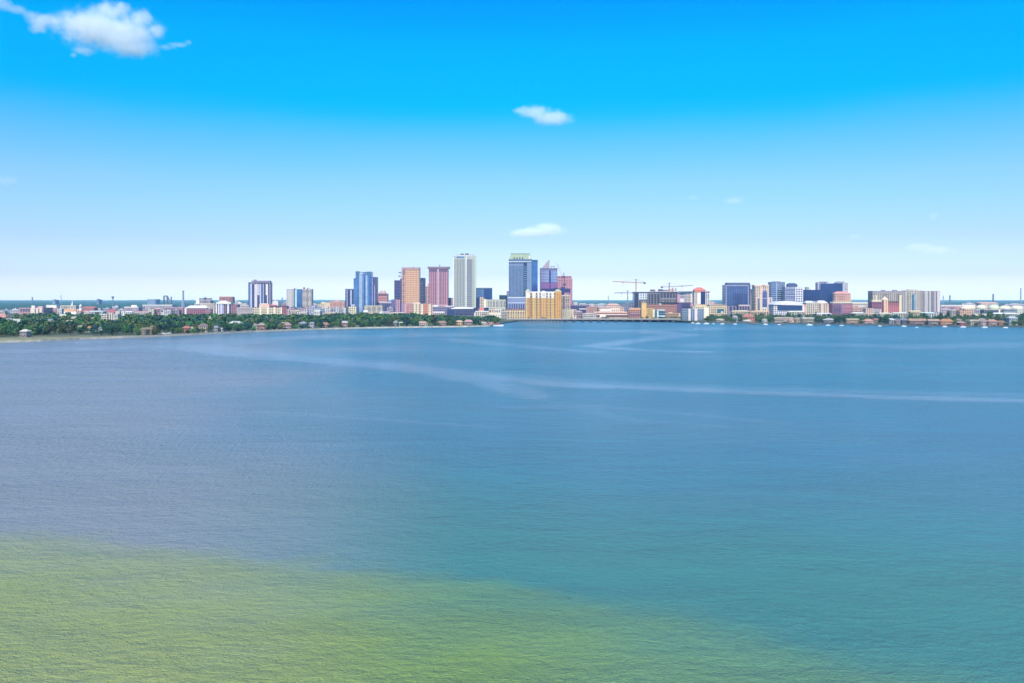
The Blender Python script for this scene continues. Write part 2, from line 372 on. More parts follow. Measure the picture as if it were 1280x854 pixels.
nt.links.new(b4, p.inputs['Base Color'])
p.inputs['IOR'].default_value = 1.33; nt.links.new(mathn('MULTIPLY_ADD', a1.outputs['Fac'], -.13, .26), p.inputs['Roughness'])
tag(link('water', me), None, None, None, 'structure')
mb = paint('5b6a55', k=.4)
tag(MB().box(-30000, 30000, -6000, 30000, -3.4, -3).build('seabed', mb), None, None, None, 'structure')

# ------------------------------------------------------------------ land
coast_px = [(-1500, 470), (-700, 452), (-300, 439.5), (0, 428.6), (50, 427), (100, 424.6), (160, 422.4), (240, 419), (320, 415), (400, 412), (460, 410.6), (540, 409.4), (585, 408.9), (612, 408.2),
            (624, 406.6), (628, 405.0), (634, 403.8), (648, 401.8), (680, 400.7), (740, 400.2), (800, 400.2), (838, 401.0), (848, 402.6), (870, 403.6), (930, 404.2), (1000, 405.0), (1090, 406.5), (1180, 408), (1280, 409.2), (1700, 414), (2600, 425)]
coast = pix_world(coast_px)
bm = bmesh.new()
top = [bm.verts.new((v.x, v.y, GZ)) for v in coast] + [bm.verts.new(q) for q in ((30000, 1700, GZ), (30000, 29500, GZ), (-30000, 29500, GZ), (-30000, 700, GZ))]
f = bm.faces.new(top); bmesh.ops.triangulate(bm, faces=[f])
for f in bm.faces:
    if f.normal.z < 0: f.normal_flip()
me = bpy.data.meshes.new('ground'); bm.to_mesh(me); bm.free()
m, nt, p = base_mat('ground'); me.materials.append(m)
ge = node(nt, 'ShaderNodeNewGeometry'); n1 = node(nt, 'ShaderNodeTexNoise'); n1.inputs['Scale'].default_value = .012; n1.inputs['Detail'].default_value = 6
nt.links.new(ge.outputs['Position'], n1.inputs['Vector']); rp = node(nt, 'ShaderNodeValToRGB'); nt.links.new(n1.outputs['Fac'], rp.inputs[0])
rp.color_ramp.elements[0].position = .38; rp.color_ramp.elements[0].color = (.035, .06, .02, 1); rp.color_ramp.elements[1].position = .62; rp.color_ramp.elements[1].color = (.15, .14, .075, 1)
e = rp.color_ramp.elements.new(.5); e.color = (.065, .085, .03, 1)
nt.links.new(rp.outputs[0], p.inputs['Base Color']); p.inputs['Roughness'].default_value = .9
tag(link('ground', me), None, None, None, 'structure')
def strip(name, pts, a, b, z, mat, za=None):
    """ribbon along the coast from a to b metres inland (a, b numbers or lists)"""
    V = []; n = len(pts)
    A = a if isinstance(a, list) else [a] * n; Bb = b if isinstance(b, list) else [b] * n
    for i, q in enumerate(pts):
        d = (pts[min(i + 1, n - 1)] - pts[max(i - 1, 0)]).normalized(); nn = Vector((-d.y, d.x, 0))
        for t in (A[i], Bb[i]): V.append((q.x + nn.x * t, q.y + nn.y * t, z))
    me = bpy.data.meshes.new(name); me.from_pydata(V, [], [(2*i, 2*i+2, 2*i+3, 2*i+1) for i in range(n - 1)]); me.materials.append(mat)
    return tag(link(name, me), None, None, None, 'structure')
lc = coast[2:15]; rc = coast[21:30]
lw = [120, 135, 120, 75, 40, 26, 24, 22, 22, 22, 22, 20, 14]
strip('lawn', lc, 4.8, lw, GZ + .004, paint('a3a060', .95, k=.66, stain=.4))
strip('promenade', lc, .7, 4.6, GZ + .008, paint('d8cdb4', .9))
strip('shore_road', lc, [q - 9 for q in lw], [q - 2 for q in lw], GZ + .012, paint('6d6a66', .9, k=.5))
def wallstrip(name, pts, mat, label):
    V = []; n = len(pts); F = []
    for i, q in enumerate(pts):
        d = (pts[min(i + 1, n - 1)] - pts[max(i - 1, 0)]).normalized(); nn = Vector((-d.y, d.x, 0))
        for t, z in ((-.15, -2.), (-.15, GZ + .75), (.45, GZ + .75), (.45, -2.)): V.append((q.x + nn.x * t, q.y + nn.y * t, z))
    for i in range(n - 1):
        for k in range(4): F.append((4*i + k, 4*i + 4 + k, 4*i + 4 + (k+1) % 4, 4*i + (k+1) % 4))
    me = bpy.data.meshes.new(name); me.from_pydata(V, [], F); me.materials.append(mat)
    return tag(link(name, me), label, 'seawall')
wallstrip('seawall', lc, paint('d2c6ae', .9, stain=.3), 'pale concrete seawall along the wooded left shore')
wallstrip('seawall', rc, paint('6f7672', .9, k=.5, stain=.4), 'dark seawall below the houses on the right shore')
wallstrip('seawall', coast[14:22], paint('8a8a84', .9, k=.5, stain=.4), 'grey seawall behind the low bridge')

# ------------------------------------------------------------------ buildings: far left low rises behind the woods
WH = paint('f4efe4', .7); CREAM = paint('f6e3bc', .75); NAVY = glass('2a3f78'); DARK = glass('2c3350', .3); SHADE = paint('565468', .8); TEAL = glass('4d90ae'); MAST = paint('6a7080', .6)
BRICK = paint('c9828a', .85); REDROOF = paint('d2705c', .85); PINK = paint('e9b2ac', .8); LILAC = paint('c3b0c2', .8)

t = Thing('brick_block', 'pink brick block with purple window row and cream wing at far left', 'building', 23, 54, 2850)
t.wall(384.8, paint('dba5a3'), 60); t.part('wing', 38.5, 52.5, 385.6, None, paint('f0d5bf'), 30, 2); t.rows(25, 38, 386, 389.6, 2, SHADE, .5)
t.part('stair_slot', 44, 45.2, 385.8, 394, SHADE, 1, 2.4); t.part('stair_slot', 48.2, 49.6, 385.8, 394, paint('6d6450'), 1, 2.4); t.unit(38, 42, 382.2, 384.8, WH); t.unit(46, 52, 383.2, 384.8, PINK)
t.cols(26, 38, 390, 393, 8, paint('b98a86'), .4)
t = Thing('school_block', 'pink block under a taller cream roof room, beside the pink brick block', 'building', 54, 73, 2950)
t.wall(385, paint('e3a9b0'), 40); t.part('upper_storey', 56.5, 69.5, 381.4, 385, paint('f3e6cf'), 22, -6); t.rows(58, 63, 386, 388, 1, SHADE, .7); t.rows(68, 72, 388, 392, 2, SHADE, .5); t.grid(55, 67, 389, 393, 6, 1, SHADE, .5, .5)
t = Thing('white_cube_house', 'small white cube building between the pink blocks and the cream hall', 'building', 72, 77, 2760)
t.wall(386, WH, 14); t.grid(72.5, 76.5, 387, 392, 2, 2, SHADE, .5, .5)
t = Thing('spired_hall', 'cream hall with orange lower storey and a thin white spire', 'building', 75, 95, 2900)
t.wall(382, paint('f3e4cb'), 34); t.part('lower_storey', 78, 95.4, 386.2, 389.6, paint('eaa97e'), 6, 2); t.part('arcade', 80, 95.5, 389.7, None, WH, 5, 4); t.cols(76, 94, 383, 386, 9, SHADE, .35)
t.part('spire_base', 88.2, 90, 379.8, 382.4, WH, 6, -4); MB().lathe([(2.2, 0), (1.2, 4), (.2, 13)], 8, t.X(89.1), 7).build('spire', WH, t.o, (0, 0, t.Zz(379.9)))
t.grid(80, 95, 390, 393, 9, 1, SHADE, .4, .5)
t = Thing('church', 'white church tower with pinkish nave at its right', 'church', 96, 103, 2800)
t.wall(386.4, paint('f3dccb'), 26); t.part('tower', 99.4, 101.8, 382.2, None, WH, 6, 2); t.part('belfry_opening', 100, 101.2, 383.2, 385, SHADE, 1, 2.3); t.part('nave', 103, 110, 388.6, None, paint('eec4b4'), 24); t.gable(103, 110, 386.8, 388.6, REDROOF, 24); t.hip(99.3, 101.9, 380.4, 382.2, WH, 6, .2, .05, 'cap', -2)
t.grid(103.5, 109.5, 389.4, 392, 4, 1, SHADE, .4, .7)
t = Thing('red_brick_hall', 'long salmon red hall right of the white church tower', 'building', 102, 117.5, 2980)
t.wall(385, paint('e2968c', .8), 30); t.hip(102, 117.5, 383.4, 385, REDROOF, 30, 1, .8); t.grid(103, 117, 386, 389, 10, 1, SHADE, .4, .6)
t = Thing('long_shed', 'long low white shed behind the trees between the salmon hall and the cream flats', 'building', 110, 128, 2700)
t.wall(389.4, WH, 26); t.cols(111, 127, 390, 392, 9, SHADE, .5); t.hip(110, 128, 388.6, 389.4, paint('f5f1ea'), 26, .5, .9, 'ridge_roof')
t = Thing('garden_wall', 'long white wall with low roof reaching to the lilac arcade', 'wall', 141, 155, 2620)
t.wall(388.6, WH, 6); t.cols(142, 154, 389.4, 391, 8, paint('b8b4be'), .4, 'panel')
t = Thing('apartment_block', 'cream three part apartment block with red roofs standing among the trees', 'building', 127, 147.5, 2120)
for a, b, y, c in ((127, 133.5, 392.2, 'efdcc4'), (134.6, 140, 391.6, 'f1e6c8'), (141, 147.3, 392.6, 'eedfc6')):
    t.wall(y, paint(c), 16, a, b, name='wall'); t.grid(a + .6, b - .6, y + 1.4, y + 8, 3, 3, SHADE, .4, .55)
t.part('link_wall', 133.2, 141.3, 393, None, paint('d9b7a0'), 10, -5); t.hip(131, 140, 387, 390.4, paint('bb5f60'), 18, 1, .6, 'red_roof', 12); t.part('penthouse', 131.5, 139.5, 390.3, 393, PINK, 14, -12); t.part('penthouse', 140.5, 146.5, 388.8, 393, paint('cdb6b0'), 14, -14)
t = Thing('white_stair_tower', 'slim white stair tower right of the cream flats', 'building', 148.6, 150.6, 2150)
t.wall(391.6, WH, 6); t.grid(149, 150.2, 392.4, 397, 1, 3, SHADE, .4, .5)
t = Thing('arcade_building', 'lilac pink building with tall arched windows and white top', 'building', 155, 173, 2760)
t.wall(384.4, paint('d9b3bd'), 30); t.part('cornice', 154.8, 173.2, 383.6, 384.5, WH, 4, .6); t.cols(156.5, 171.5, 386, 390, 7, paint('8d7a94'), .45, 'arched_window')
t.unit(163, 170, 381.4, 383.6, paint('e8e2e2')); t.unit(158, 161, 382.4, 383.8, SHADE)
t = Thing('lilac_block', 'plain lilac block under a dark blue roof edge, right of the arched building', 'building', 172, 187, 2840)
t.wall(385.8, paint('c2b2c6'), 26); t.rows(173, 186, 387, 391, 3, paint('9d8fa8'), .4); t.unit(175, 179, 384.4, 386, SHADE)
t = Thing('long_campus_block', 'very long grey lilac block with white roof line', 'building', 178, 215, 3050)
t.wall(381.8, paint('c6b3b8', grid=(5, 4, .3)), 50); t.part('roof_line', 178, 215.4, 381.1, 381.9, WH, 10, .7); t.rows(190, 214, 383.2, 388, 3, paint('9b8b98'), .35)
t = Thing('cream_cube', 'cream cube house with two dark windows before the long lilac block', 'building', 185, 192.4, 2700)
t.wall(386.8, CREAM, 14); t.grid(186, 192, 388, 391, 3, 1, SHADE, .3, .6)
t = Thing('red_pavilion', 'pink red pavilion with white corner and dark openings beside the cream cube', 'building', 192.4, 205, 2720)
t.wall(386.4, paint('d8868c'), 14, 192.4, 200.6); t.wall(387.4, WH, 14, 200.8, 205); t.part('opening', 194, 196.4, 388, 390, SHADE, 1, .3); t.part('opening', 197.2, 199.4, 387.6, 390, SHADE, 1, .3); t.part('opening', 201.6, 203.6, 388, 390, DARK, 1, .3)
t.gable(191.8, 201, 384.8, 386.4, paint('e7b5ac'), 14)
t = Thing('terrace_row', 'row of pinkish grey terraces between the pavilion and the red hall', 'building', 204, 231, 2880)
t.wall(383.8, paint('c9a9b2'), 30); t.rows(205, 230, 385, 391, 4, paint('8f7288'), .4); t.part('end_gable', 224, 229.5, 384.6, None, paint('b67182'), 8, 3); t.cols(206, 223, 388, 391.4, 8, WH, .2, 'pier', .5)
t = Thing('red_hall', 'deep red brick hall with a broad white roof', 'building', 231.5, 258, 2660)
t.wall(385.4, paint('c1697c'), 40); t.hip(231, 258.4, 382, 385.3, paint('eee7dc'), 40, .6, .7, 'white_roof'); t.part('shadow_band', 232.5, 256.8, 385.5, 386.2, SHADE, 1, .3); t.rows(233, 257, 388.2, 389.4, 1, paint('94506a'), .5); t.part('corner_pier', 231.3, 233, 385.4, None, WH, 4, .5)
t = Thing('columned_hall', 'cream columned hall with a domed cupola behind the red hall', 'building', 243, 268.5, 2840)
t.wall(379.4, paint('efdfc4'), 36); t.cols(251, 267.5, 380.5, 386, 7, paint('99866c'), .45); t.cols(257, 267, 387, 391, 4, paint('b99888'), .4); t.rows(243.5, 251, 380.5, 385, 2, SHADE, .4)
t.part('cupola_drum', 244, 248.4, 374.6, 379.6, paint('f0e9da'), 10, -6); MB().lathe([(4.6, 0), (4.4, 3), (3.2, 6), (1.4, 8), (.4, 12)], 14, t.X(246.2), 11).build('dome', paint('dfe3d8'), t.o, (0, 0, t.Zz(374.7)))
t = Thing('campus_hall', 'pinkish upper hall with dark flat roof seen above the cream columned hall', 'building', 248, 263, 3150)
t.wall(375.2, paint('d6b9bd'), 30); t.part('roof_slab', 249.5, 262.2, 373, 374.6, paint('5d5264'), 24, 1); t.cols(250, 262, 376, 379, 6, SHADE, .4); t.part('stair_core', 254.5, 257, 371.8, 375, SHADE, 6, -3)
t = Thing('striped_tower_block', 'reddish striped tower block rising behind the white canopy', 'building', 274, 290.5, 3050)
t.wall(371.2, paint('d9958c'), 26); t.cols(275, 290, 372.4, 379.5, 7, paint('8f5a64'), .42); t.part('parapet', 273.8, 290.7, 370.2, 371.5, paint('eac3b4'), 3, .6)
t = Thing('canopy_arcade', 'brick building with white columns below a broad cream canopy', 'building', 268.5, 296.5, 2640)
t.wall(380.8, paint('b8707c'), 26); t.part('canopy', 270.5, 289, 377.8, 380, paint('f1e7cf'), 28, 4); t.hip(272, 284, 376, 377.8, paint('f3ead6'), 20, 0, .5, 'canopy_top')
for a, b in ((270, 271.6), (273.2, 274.6), (276, 277.6)): t.part('column', a, b, 379.8, None, paint('e9e6f2'), 3, 3)
t.part('glass_bay', 277.8, 280, 380.2, None, paint('a9a4d2'), 3, 1.5); t.part('dark_slot', 282.6, 284.2, 380.2, None, NAVY, 2, 1); t.part('white_shaft', 284.2, 286.6, 379, None, WH, 6, 2.4); t.part('dark_slot', 286.8, 288.2, 380.2, None, NAVY, 2, 1); t.grid(284.6, 286.2, 381, 391, 1, 4, paint('8391ab'), .5, .4, 'window', 2.7)
t = Thing('cream_hospital_wing', 'long cream building with three window bays and a pink centre block', 'building', 296, 352.2, 2620)
t.wall(384.4, paint('dcc4bc'), 30, 296, 316.4); t.wall(384.6, paint('f4dcb4'), 30, 316.4, 352.2)
t.rows(297.5, 316, 385.6, 392.6, 3, paint('a68f96'), .5)
for a, b in ((317.4, 324.2), (327.4, 333), (336, 341.8), (344.4, 350.6)): t.rows(a, b, 385.8, 391.4, 3, paint('a89274'), .42)
for a, b in ((324.6, 326.8), (333.4, 335.8), (342.2, 344), (350.8, 352.4)): t.part('pier', a, b, 384, None, paint('f9e7be'), 3, .8)
t.part('centre_block', 323.4, 336, 380.2, 384.8, paint('efbfa4'), 16, -5); t.part('centre_cap', 325.6, 334.4, 379.4, 380.4, paint('f4d8bf'), 14, -6)
t = Thing('annex_block', 'pale pink annex between the striped tower block and the purple glass tower', 'building', 293, 309, 3000)
t.wall(379.2, paint('d4c6c4', grid=(4, 3.6, .3)), 30); t.rows(294, 308.5, 380.4, 384, 2, paint('b3a2a8'), .4); t.unit(297, 301, 378, 379.4, WH)

# ------------------------------------------------------------------ mid left towers
t = Thing('glass_tower', 'dark tower with purple grey and pinkish white vertical stripes under a flat crown', 'tower', 310.6, 338, 2900, 4)
t.wall(352.8, paint('8c86a6'), 30); t.part('crown', 314.6, 337, 351, 354.6, paint('8b8096'), 26, .2); t.unit(316.4, 319.6, 349.6, 351.2, paint('807a92'), 8)
t.cols(318, 336.6, 353.4, 355.2, 8, DARK, .55, 'crown_opening', .6)
for a, b, y, c in ((310.8, 312.4, 355, '4a5686'), (312.6, 313.6, 355, '9db0e2'), (313.8, 315, 355, 'cfd6f0'), (315.2, 318, 355, '3f4272'), (318.2, 321.4, 355, 'e6d3d4'), (321.4, 324.4, 355, 'd0bdc8'),
                   (324.8, 326.4, 355, 'c8cdec'), (326.5, 328.4, 355, '454a78'), (328.5, 329.6, 355, 'b3badf'), (329.7, 332, 355, '40466f'), (332.1, 334.8, 355, 'f1dedb'), (335, 336.4, 355, '4b4e7a'), (336.5, 337.9, 355, 'a892b0')):
    t.part('facade_strip', a, b, y, 384, paint(c, .4), .2, .35)
t.part('lower_glazing', 321.6, 324.3, 369, 384, glass('4e5484'), .2, .6); t.part('lower_glazing', 330.4, 333.6, 369, 384, glass('454c80'), .2, .6)
t = Thing('red_roofed_terminal', 'dark red roofed building with white block right of the purple striped tower', 'building', 337.5, 358, 2780)
t.wall(382.4, paint('9a4f66'), 30); t.part('white_block', 340, 347.4, 376.6, 382, paint('eddcd4'), 14, -4); t.hip(338, 346, 379, 382.4, paint('b84a58'), 22, .5, .6, 'red_roof'); t.rows(346, 357.5, 383.4, 386, 1, NAVY, .6); t.unit(342, 345, 375.2, 376.7, PINK, 5)
t = Thing('red_brick_annex', 'small red brick annex at the right end of the long cream building', 'building', 352.4, 358.6, 2560)
t.wall(384.2, paint('ca6a70'), 20); t.grid(353, 358, 385.4, 392, 3, 3, paint('7e4652'), .4, .5)
t = Thing('condo_tower', 'beige twin condominium tower with blue glass centre', 'tower', 358, 389.4, 2850)
t.wall(361.4, paint('d9c7bf'), 28, 358, 369); t.wall(361.4, paint('dccabd'), 28, 378, 389.2); t.wall(362, paint('89a8b8'), 24, 369, 378, name='centre_wall')
t.cols(358.4, 366.6, 362.4, 383.6, 5, paint('a99aa0'), .45, 'balcony_strip'); t.cols(359.2, 366, 362.4, 383.6, 3, WH, .2, 'pier', .5); t.part('glass_strip', 367, 368.9, 360.6, 384, glass('5c8796'), 8, .5)
t.part('pale_strip', 369, 370.9, 362, 384, paint('c6e4e2', .4), 1, .4); t.part('glass_front', 371, 378, 361.6, 384, glass('3f74ac'), 2, .6); t.rows(378.4, 383.6, 362.6, 383.4, 11, paint('b39c96'), .45, 'balcony_band'); t.part('joint', 383.7, 384.7, 360.2, 384, paint('7d7d78'), 4, .5); t.rows(385, 389, 362.6, 383.4, 11, paint('b7aba0'), .45, 'balcony_band')
t.unit(378.4, 380, 359.2, 361.6, paint('8a8078')); t.unit(384, 385.4, 359.8, 361.6, WH)
def terraces(name, label, D, items):
    t = Thing(name, label, 'building', items[0][0], items[-1][1], D)
    for a, b, y, c, rc_ in items:
        t.wall(y, paint(c), 15, a, b)
        if rc_: t.hip(a, b, y - 1.3, y, paint(rc_), 15, .4, .5)
        t.grid(a + .3, b - .3, y + 1.2, y + 7, max(2, round((b - a) / 1.6)), 3, paint('6e6878'), .42, .5)
    return t
terraces('townhouse_row', 'jumbled pink townhouses with purple roofs below the beige twin tower', 2480, [(358.6, 363, 386.6, 'e6c4bd', None), (363.2, 369, 384.8, 'cfa4ac', '6f5a82'), (369.2, 375, 387, 'e3cfc0', None), (375.2, 380.4, 385.2, 'd8aca8', '6c5576'), (380.6, 384.8, 386, 'e9d6d2', 'b0847f')])
terraces('townhouse_row', 'grey white townhouses with dark slots right of the jumbled pink ones', 2460, [(385.2, 389, 384.6, 'cfc9da', '7d7896'), (389.2, 394.6, 383, 'dcd6e2', '9a94b0'), (394.8, 399.8, 385, 'b3b6cc', '8a88a2'), (400, 405.4, 385.6, 'a9b0c6', None), (405.6, 410, 384, 'f4ece6', 'c9b2b0'), (410.2, 414, 386, 'e6d5cd', None)])
terraces('townhouse_row', 'white and grey townhouses left of the slim navy tower', 2500, [(414.2, 418.6, 385, 'cbc5d0', 'a48e92'), (418.8, 423.4, 384, 'e7e0dd', 'b89a92'), (423.6, 428, 385.4, 'b5b3c2', None), (428.2, 432.6, 384.4, 'f1ead8', None)])
t = Thing('salmon_block', 'salmon and cream hillside block behind the grey white townhouses', 'building', 397, 431, 2950)
t.wall(379.6, paint('f0dcbc'), 20, 397, 412); t.wall(376.6, paint('f0b193'), 24, 412.2, 431); t.unit(401, 406, 378, 379.8, CREAM); t.cols(399, 411, 380.6, 384, 6, paint('b59d8c'), .4); t.grid(413, 430, 378, 385, 7, 3, paint('b77a70'), .4, .45); t.part('orange_gable', 406, 413, 378.2, None, paint('e9c6a0'), 6, 4); t.unit(418, 423, 375.4, 376.8, PINK)
t = Thing('slim_tower', 'slim navy tower with pale vertical stripes left of the tall blue glass tower', 'tower', 431.6, 441.6, 2700)
t.wall(361.4, paint('4a4c80'), 24); t.cols(432, 441.4, 362.4, 387, 4, NAVY, .42, 'glass_strip'); t.part('pale_strip', 433.4, 434.2, 362.4, 387, paint('c4cdf0', .4), .2, .4); t.part('pale_strip', 437.8, 439.8, 362.6, 381, paint('b9bde0', .4), .2, .4); t.part('top_band', 431.5, 441.8, 361.2, 362.4, paint('6a6a8a'), 2, .5)
t = Thing('blue_glass_tower', 'tall stepped blue glass tower with curved pale bays', 'tower', 442, 471.4, 2620)
t.wall(348, glass('4377b4'), 26, 442, 446); t.wall(340, glass('5585b8'), 28, 444.4, 464.6); t.wall(346.4, paint('5b5a90', .4), 24, 464.4, 471.2)
t.part('glass_bay', 442.2, 446, 349, 388, glass('4a80bb'), 2, .5); t.part('crown_fin', 444.6, 449.4, 339.2, 343, glass('47809c'), 6, .8); t.part('crown_fin', 458.6, 464.4, 339.6, 343, glass('4a7898'), 6, .8); t.part('crown_gap', 449.6, 454, 341, 342.4, paint('d9c8d4'), 2, .6)
for a, b, y, c in ((446.2, 448.6, 343.4, '447ab6'), (449, 452.8, 342.8, 'a2b8d2'), (453, 454.6, 343, '6f8fc0'), (454.8, 456.8, 345, '39639f'), (457, 459.4, 344.6, '9fc0e4'), (459.6, 461.4, 344, '4e86c6'), (461.6, 464.4, 343.6, '3f6db0')):
    t.part('glass_bay', a, b, y, 391, glass(c), 1, 1.0)
for a, b, y, c in ((464.8, 466, 348, '8f9cd4'), (466.2, 467.6, 347, '43427c'), (467.8, 468.8, 357, 'a6a2cf'), (469, 471, 357.2, '4f4c86')): t.part('glass_strip', a, b, y, 386, glass(c, .3), .3, .5)
t.rows(465.4, 471, 347.4, 356.6, 5, paint('44506e'), .4)
t = Thing('stepped_brick_tower', 'red brown banded building with stepped top right of the blue glass tower', 'building', 471.6, 484.2, 2800)
t.wall(367, paint('b7717c'), 26); t.part('step', 473.4, 481.8, 364.6, 367.2, paint('dcb7ae'), 16, -4); t.part('step', 475, 477.4, 363, 364.7, paint('e3c3b8'), 6, -6); t.part('step', 479.2, 481, 363, 364.7, paint('e3c3b8'), 6, -6)
t.part('dark_band', 471.8, 484, 367.2, 368.2, paint('6a4a6a'), 1, .4); t.rows(472, 484, 370, 378, 3, paint('e39a94'), .5); t.rows(472, 484, 378, 384, 2, paint('8f6a92'), .5)
t = Thing('purple_office', 'low purple blue office with glass bands beside the red brown building', 'building', 471, 490.5, 2640)
t.wall(378.6, paint('7d78a6'), 30); t.part('white_edge', 472, 490.4, 377.4, 378.7, paint('ddc2cb'), 6, .4); t.rows(478, 490, 380, 391, 6, glass('5a5f9e'), .55)
t = Thing('cream_low_block', 'cream low block in front of the slim navy tower', 'building', 435, 445.4, 2380)
t.wall(383.2, paint('f6e6bb'), 18); t.grid(436, 445, 385, 391, 4, 3, paint('a59a80'), .35, .45); t.unit(438, 443, 380.6, 383.4, paint('bdb6c6')); t.part('dark_joint', 433.6, 435, 383.6, None, NAVY, 8, -2)
t = Thing('window_column_block', 'cream block with dark window columns before the blue glass tower', 'building', 454.8, 478, 2420)
t.wall(382, paint('f0deb8'), 20, 455.6, 478); t.cols(458.4, 477.4, 383, 389.8, 6, paint('a18f82'), .42); t.cols(458.4, 477.4, 383, 389.8, 3, paint('6f6f92'), .14, 'window_column', .5); t.part('arched_annex', 454.6, 460, 388, None, WH, 10, 3); t.part('white_hut', 475, 481.6, 389.4, None, paint('dfe9da'), 10, 8)
t = Thing('purple_mid_rise', 'purple mid rise with a lit pink strip in front of the dark purple tower', 'building', 489, 500, 2580)
t.wall(374.4, paint('8b6c9c', grid=(3, 3.6, .25)), 22, 489, 495.2); t.wall(374.6, paint('dc9cab'), 22, 495.2, 499.8); t.rows(489.4, 495, 376, 390, 5, paint('6b5290'), .4); t.part('corner_strip', 494.6, 495.6, 374, None, paint('b083a8'), 2, .6)
t = Thing('dark_purple_tower', 'dark purple tower with steel davits at its roof edge', 'tower', 492.8, 503, 2760)
t.wall(350.4, paint('5d5496', .4), 26); t.rows(493, 502.8, 351.6, 390, 13, glass('4b4690'), .5); t.part('core', 500.2, 503, 348.2, None, paint('5b4a84', .4), 10, .4)
for y, x in ((341, 500.2), (345.4, 499.8)): MB().bar((t.X(502.6), -2, t.Zz(y + 1.2)), (t.X(x - 1.8), -3, t.Zz(y)), .8).bar((t.X(x - 1.8), -3, t.Zz(y)), (t.X(x + 1.4), -3, t.Zz(y - .4)), 2.2).build('davit', DARK, t.o)
t.grid(493.6, 499, 375, 388, 1, 1, paint('4a4488'), .9, .9)
t = Thing('orange_grid_tower', 'tall orange tan tower with a fine square window grid', 'tower', 502, 524.2, 2660)
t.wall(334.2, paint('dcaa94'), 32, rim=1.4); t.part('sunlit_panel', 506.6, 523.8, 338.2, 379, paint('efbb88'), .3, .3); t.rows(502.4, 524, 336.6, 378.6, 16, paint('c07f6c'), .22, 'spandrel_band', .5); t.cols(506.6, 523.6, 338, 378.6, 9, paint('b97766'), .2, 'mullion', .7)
t.part('top_band', 502, 524.3, 334.2, 336.4, paint('c39a94'), 1, .5); t.part('recess', 505, 506.6, 336, 343.8, paint('93708c'), .3, .6); t.part('base_wall', 502, 524, 379, None, paint('b084ac'), 1, .6); t.unit(515.8, 517, 333.6, 334.6, SHADE)
t = Thing('dark_slab_tower', 'dark navy slab tower right of the orange grid tower', 'tower', 524, 531.2, 2820)
t.wall(347.4, paint('55538c', .4), 26); t.rows(524.4, 531, 348.6, 378.6, 10, DARK, .6); t.cols(526.4, 529.6, 350, 378, 2, paint('8a8cb4', .4), .3, 'pale_strip', .6)
t = Thing('thin_orange_tower', 'thin orange tower edge beside the pink tower', 'tower', 532.2, 537, 2950)
t.wall(358, paint('efb190'), 22); t.part('glass_edge', 532, 533.2, 360, 379, paint('8a7f9c', .4), 2, .4); t.rows(533.4, 536.8, 360, 378, 7, paint('c98f7c'), .3); t.unit(534, 535.4, 354.6, 358.2, PINK)
t = Thing('pink_tower', 'tall pink tower with vertical ribs under a dark flat cap', 'tower', 535.4, 560.4, 2700)
t.wall(335.6, paint('cf7f94'), 34, 536, 560); t.part('cap', 534.4, 561.4, 333.4, 335.9, paint('9b7a80'), 36, 2); t.part('shadow_band', 536.2, 559.8, 336, 340, paint('7e5578'), .3, .35)
t.cols(536.6, 546.8, 340, 381, 5, paint('a9647f'), .42, 'glass_strip'); t.cols(548.4, 559.6, 340, 381, 5, paint('a9647f'), .42, 'glass_strip'); t.cols(536.6, 546.8, 340, 381, 4, paint('e7a3ac'), .16, 'rib', .7); t.cols(548.4, 559.6, 340, 381, 4, paint('e7a3ac'), .16, 'rib', .7); t.part('white_seam', 547, 548.2, 336.4, 384, paint('f0cfd8'), .3, 1); t.part('base_wall', 535.8, 560.2, 381, None, paint('d79daa'), 30, 1.6)
MB().lathe([(.8, 0), (.8, 2), (2.8, 4.5), (3, 5)], 10, t.X(549.2), 10).build('dish', paint('b9b48c'), t.o, (0, 0, t.Zz(333.3)))
t = Thing('striped_mid_rise', 'salmon and cream striped mid rise at the foot of the orange and pink towers', 'building', 506, 541, 2480)
t.wall(379.8, paint('e9b28f'), 26); t.part('roof_room', 516, 525, 378, 380, paint('f0d7b4'), 10, -5)
for a, b, c in ((506, 508, 'e0a79c'), (508.4, 511.4, 'c9767c'), (513, 515.4, 'd98884'), (517, 519.6, 'f3e2b6'), (521, 523.6, 'f3dfb2'), (526, 528.6, 'f4e6c0'), (529.6, 533.8, 'dd7a60'), (535.6, 538.8, 'f3ddba')): t.part('facade_strip', a, b, 380.4, None, paint(c), 1, .5)
t.grid(507, 540, 381, 391, 14, 4, paint('94706c'), .35, .4, 'window', .8)
t = Thing('purple_podium', 'low grey purple podium with white roof pieces at the foot of the pink tower', 'building', 541, 567, 2440)
t.wall(383.4, paint('9c8aa8'), 24); t.part('white_roof', 541, 548, 381.6, 383.5, WH, 20, .5); t.rows(542, 566, 385, 391, 3, glass('5b5c88'), .5); t.part('white_roof', 556, 567, 382.4, 383.5, paint('efe0dc'), 20, .5); t.part('pink_front', 541, 556, 389.6, None, paint('e8cbc0'), 4, 6)
t = Thing('brick_low_rise', 'small dusty pink low rise between the pink tower and the white tower', 'building', 560.4, 567, 2750)
t.wall(373.4, paint('d0a5a4', grid=(3, 3.4, .3)), 24); t.part('grey_roof', 560.4, 567, 372.4, 373.6, paint('8e868e'), 22, .3); t.rows(561, 566.6, 375, 384, 4, paint('a3838c'), .35)

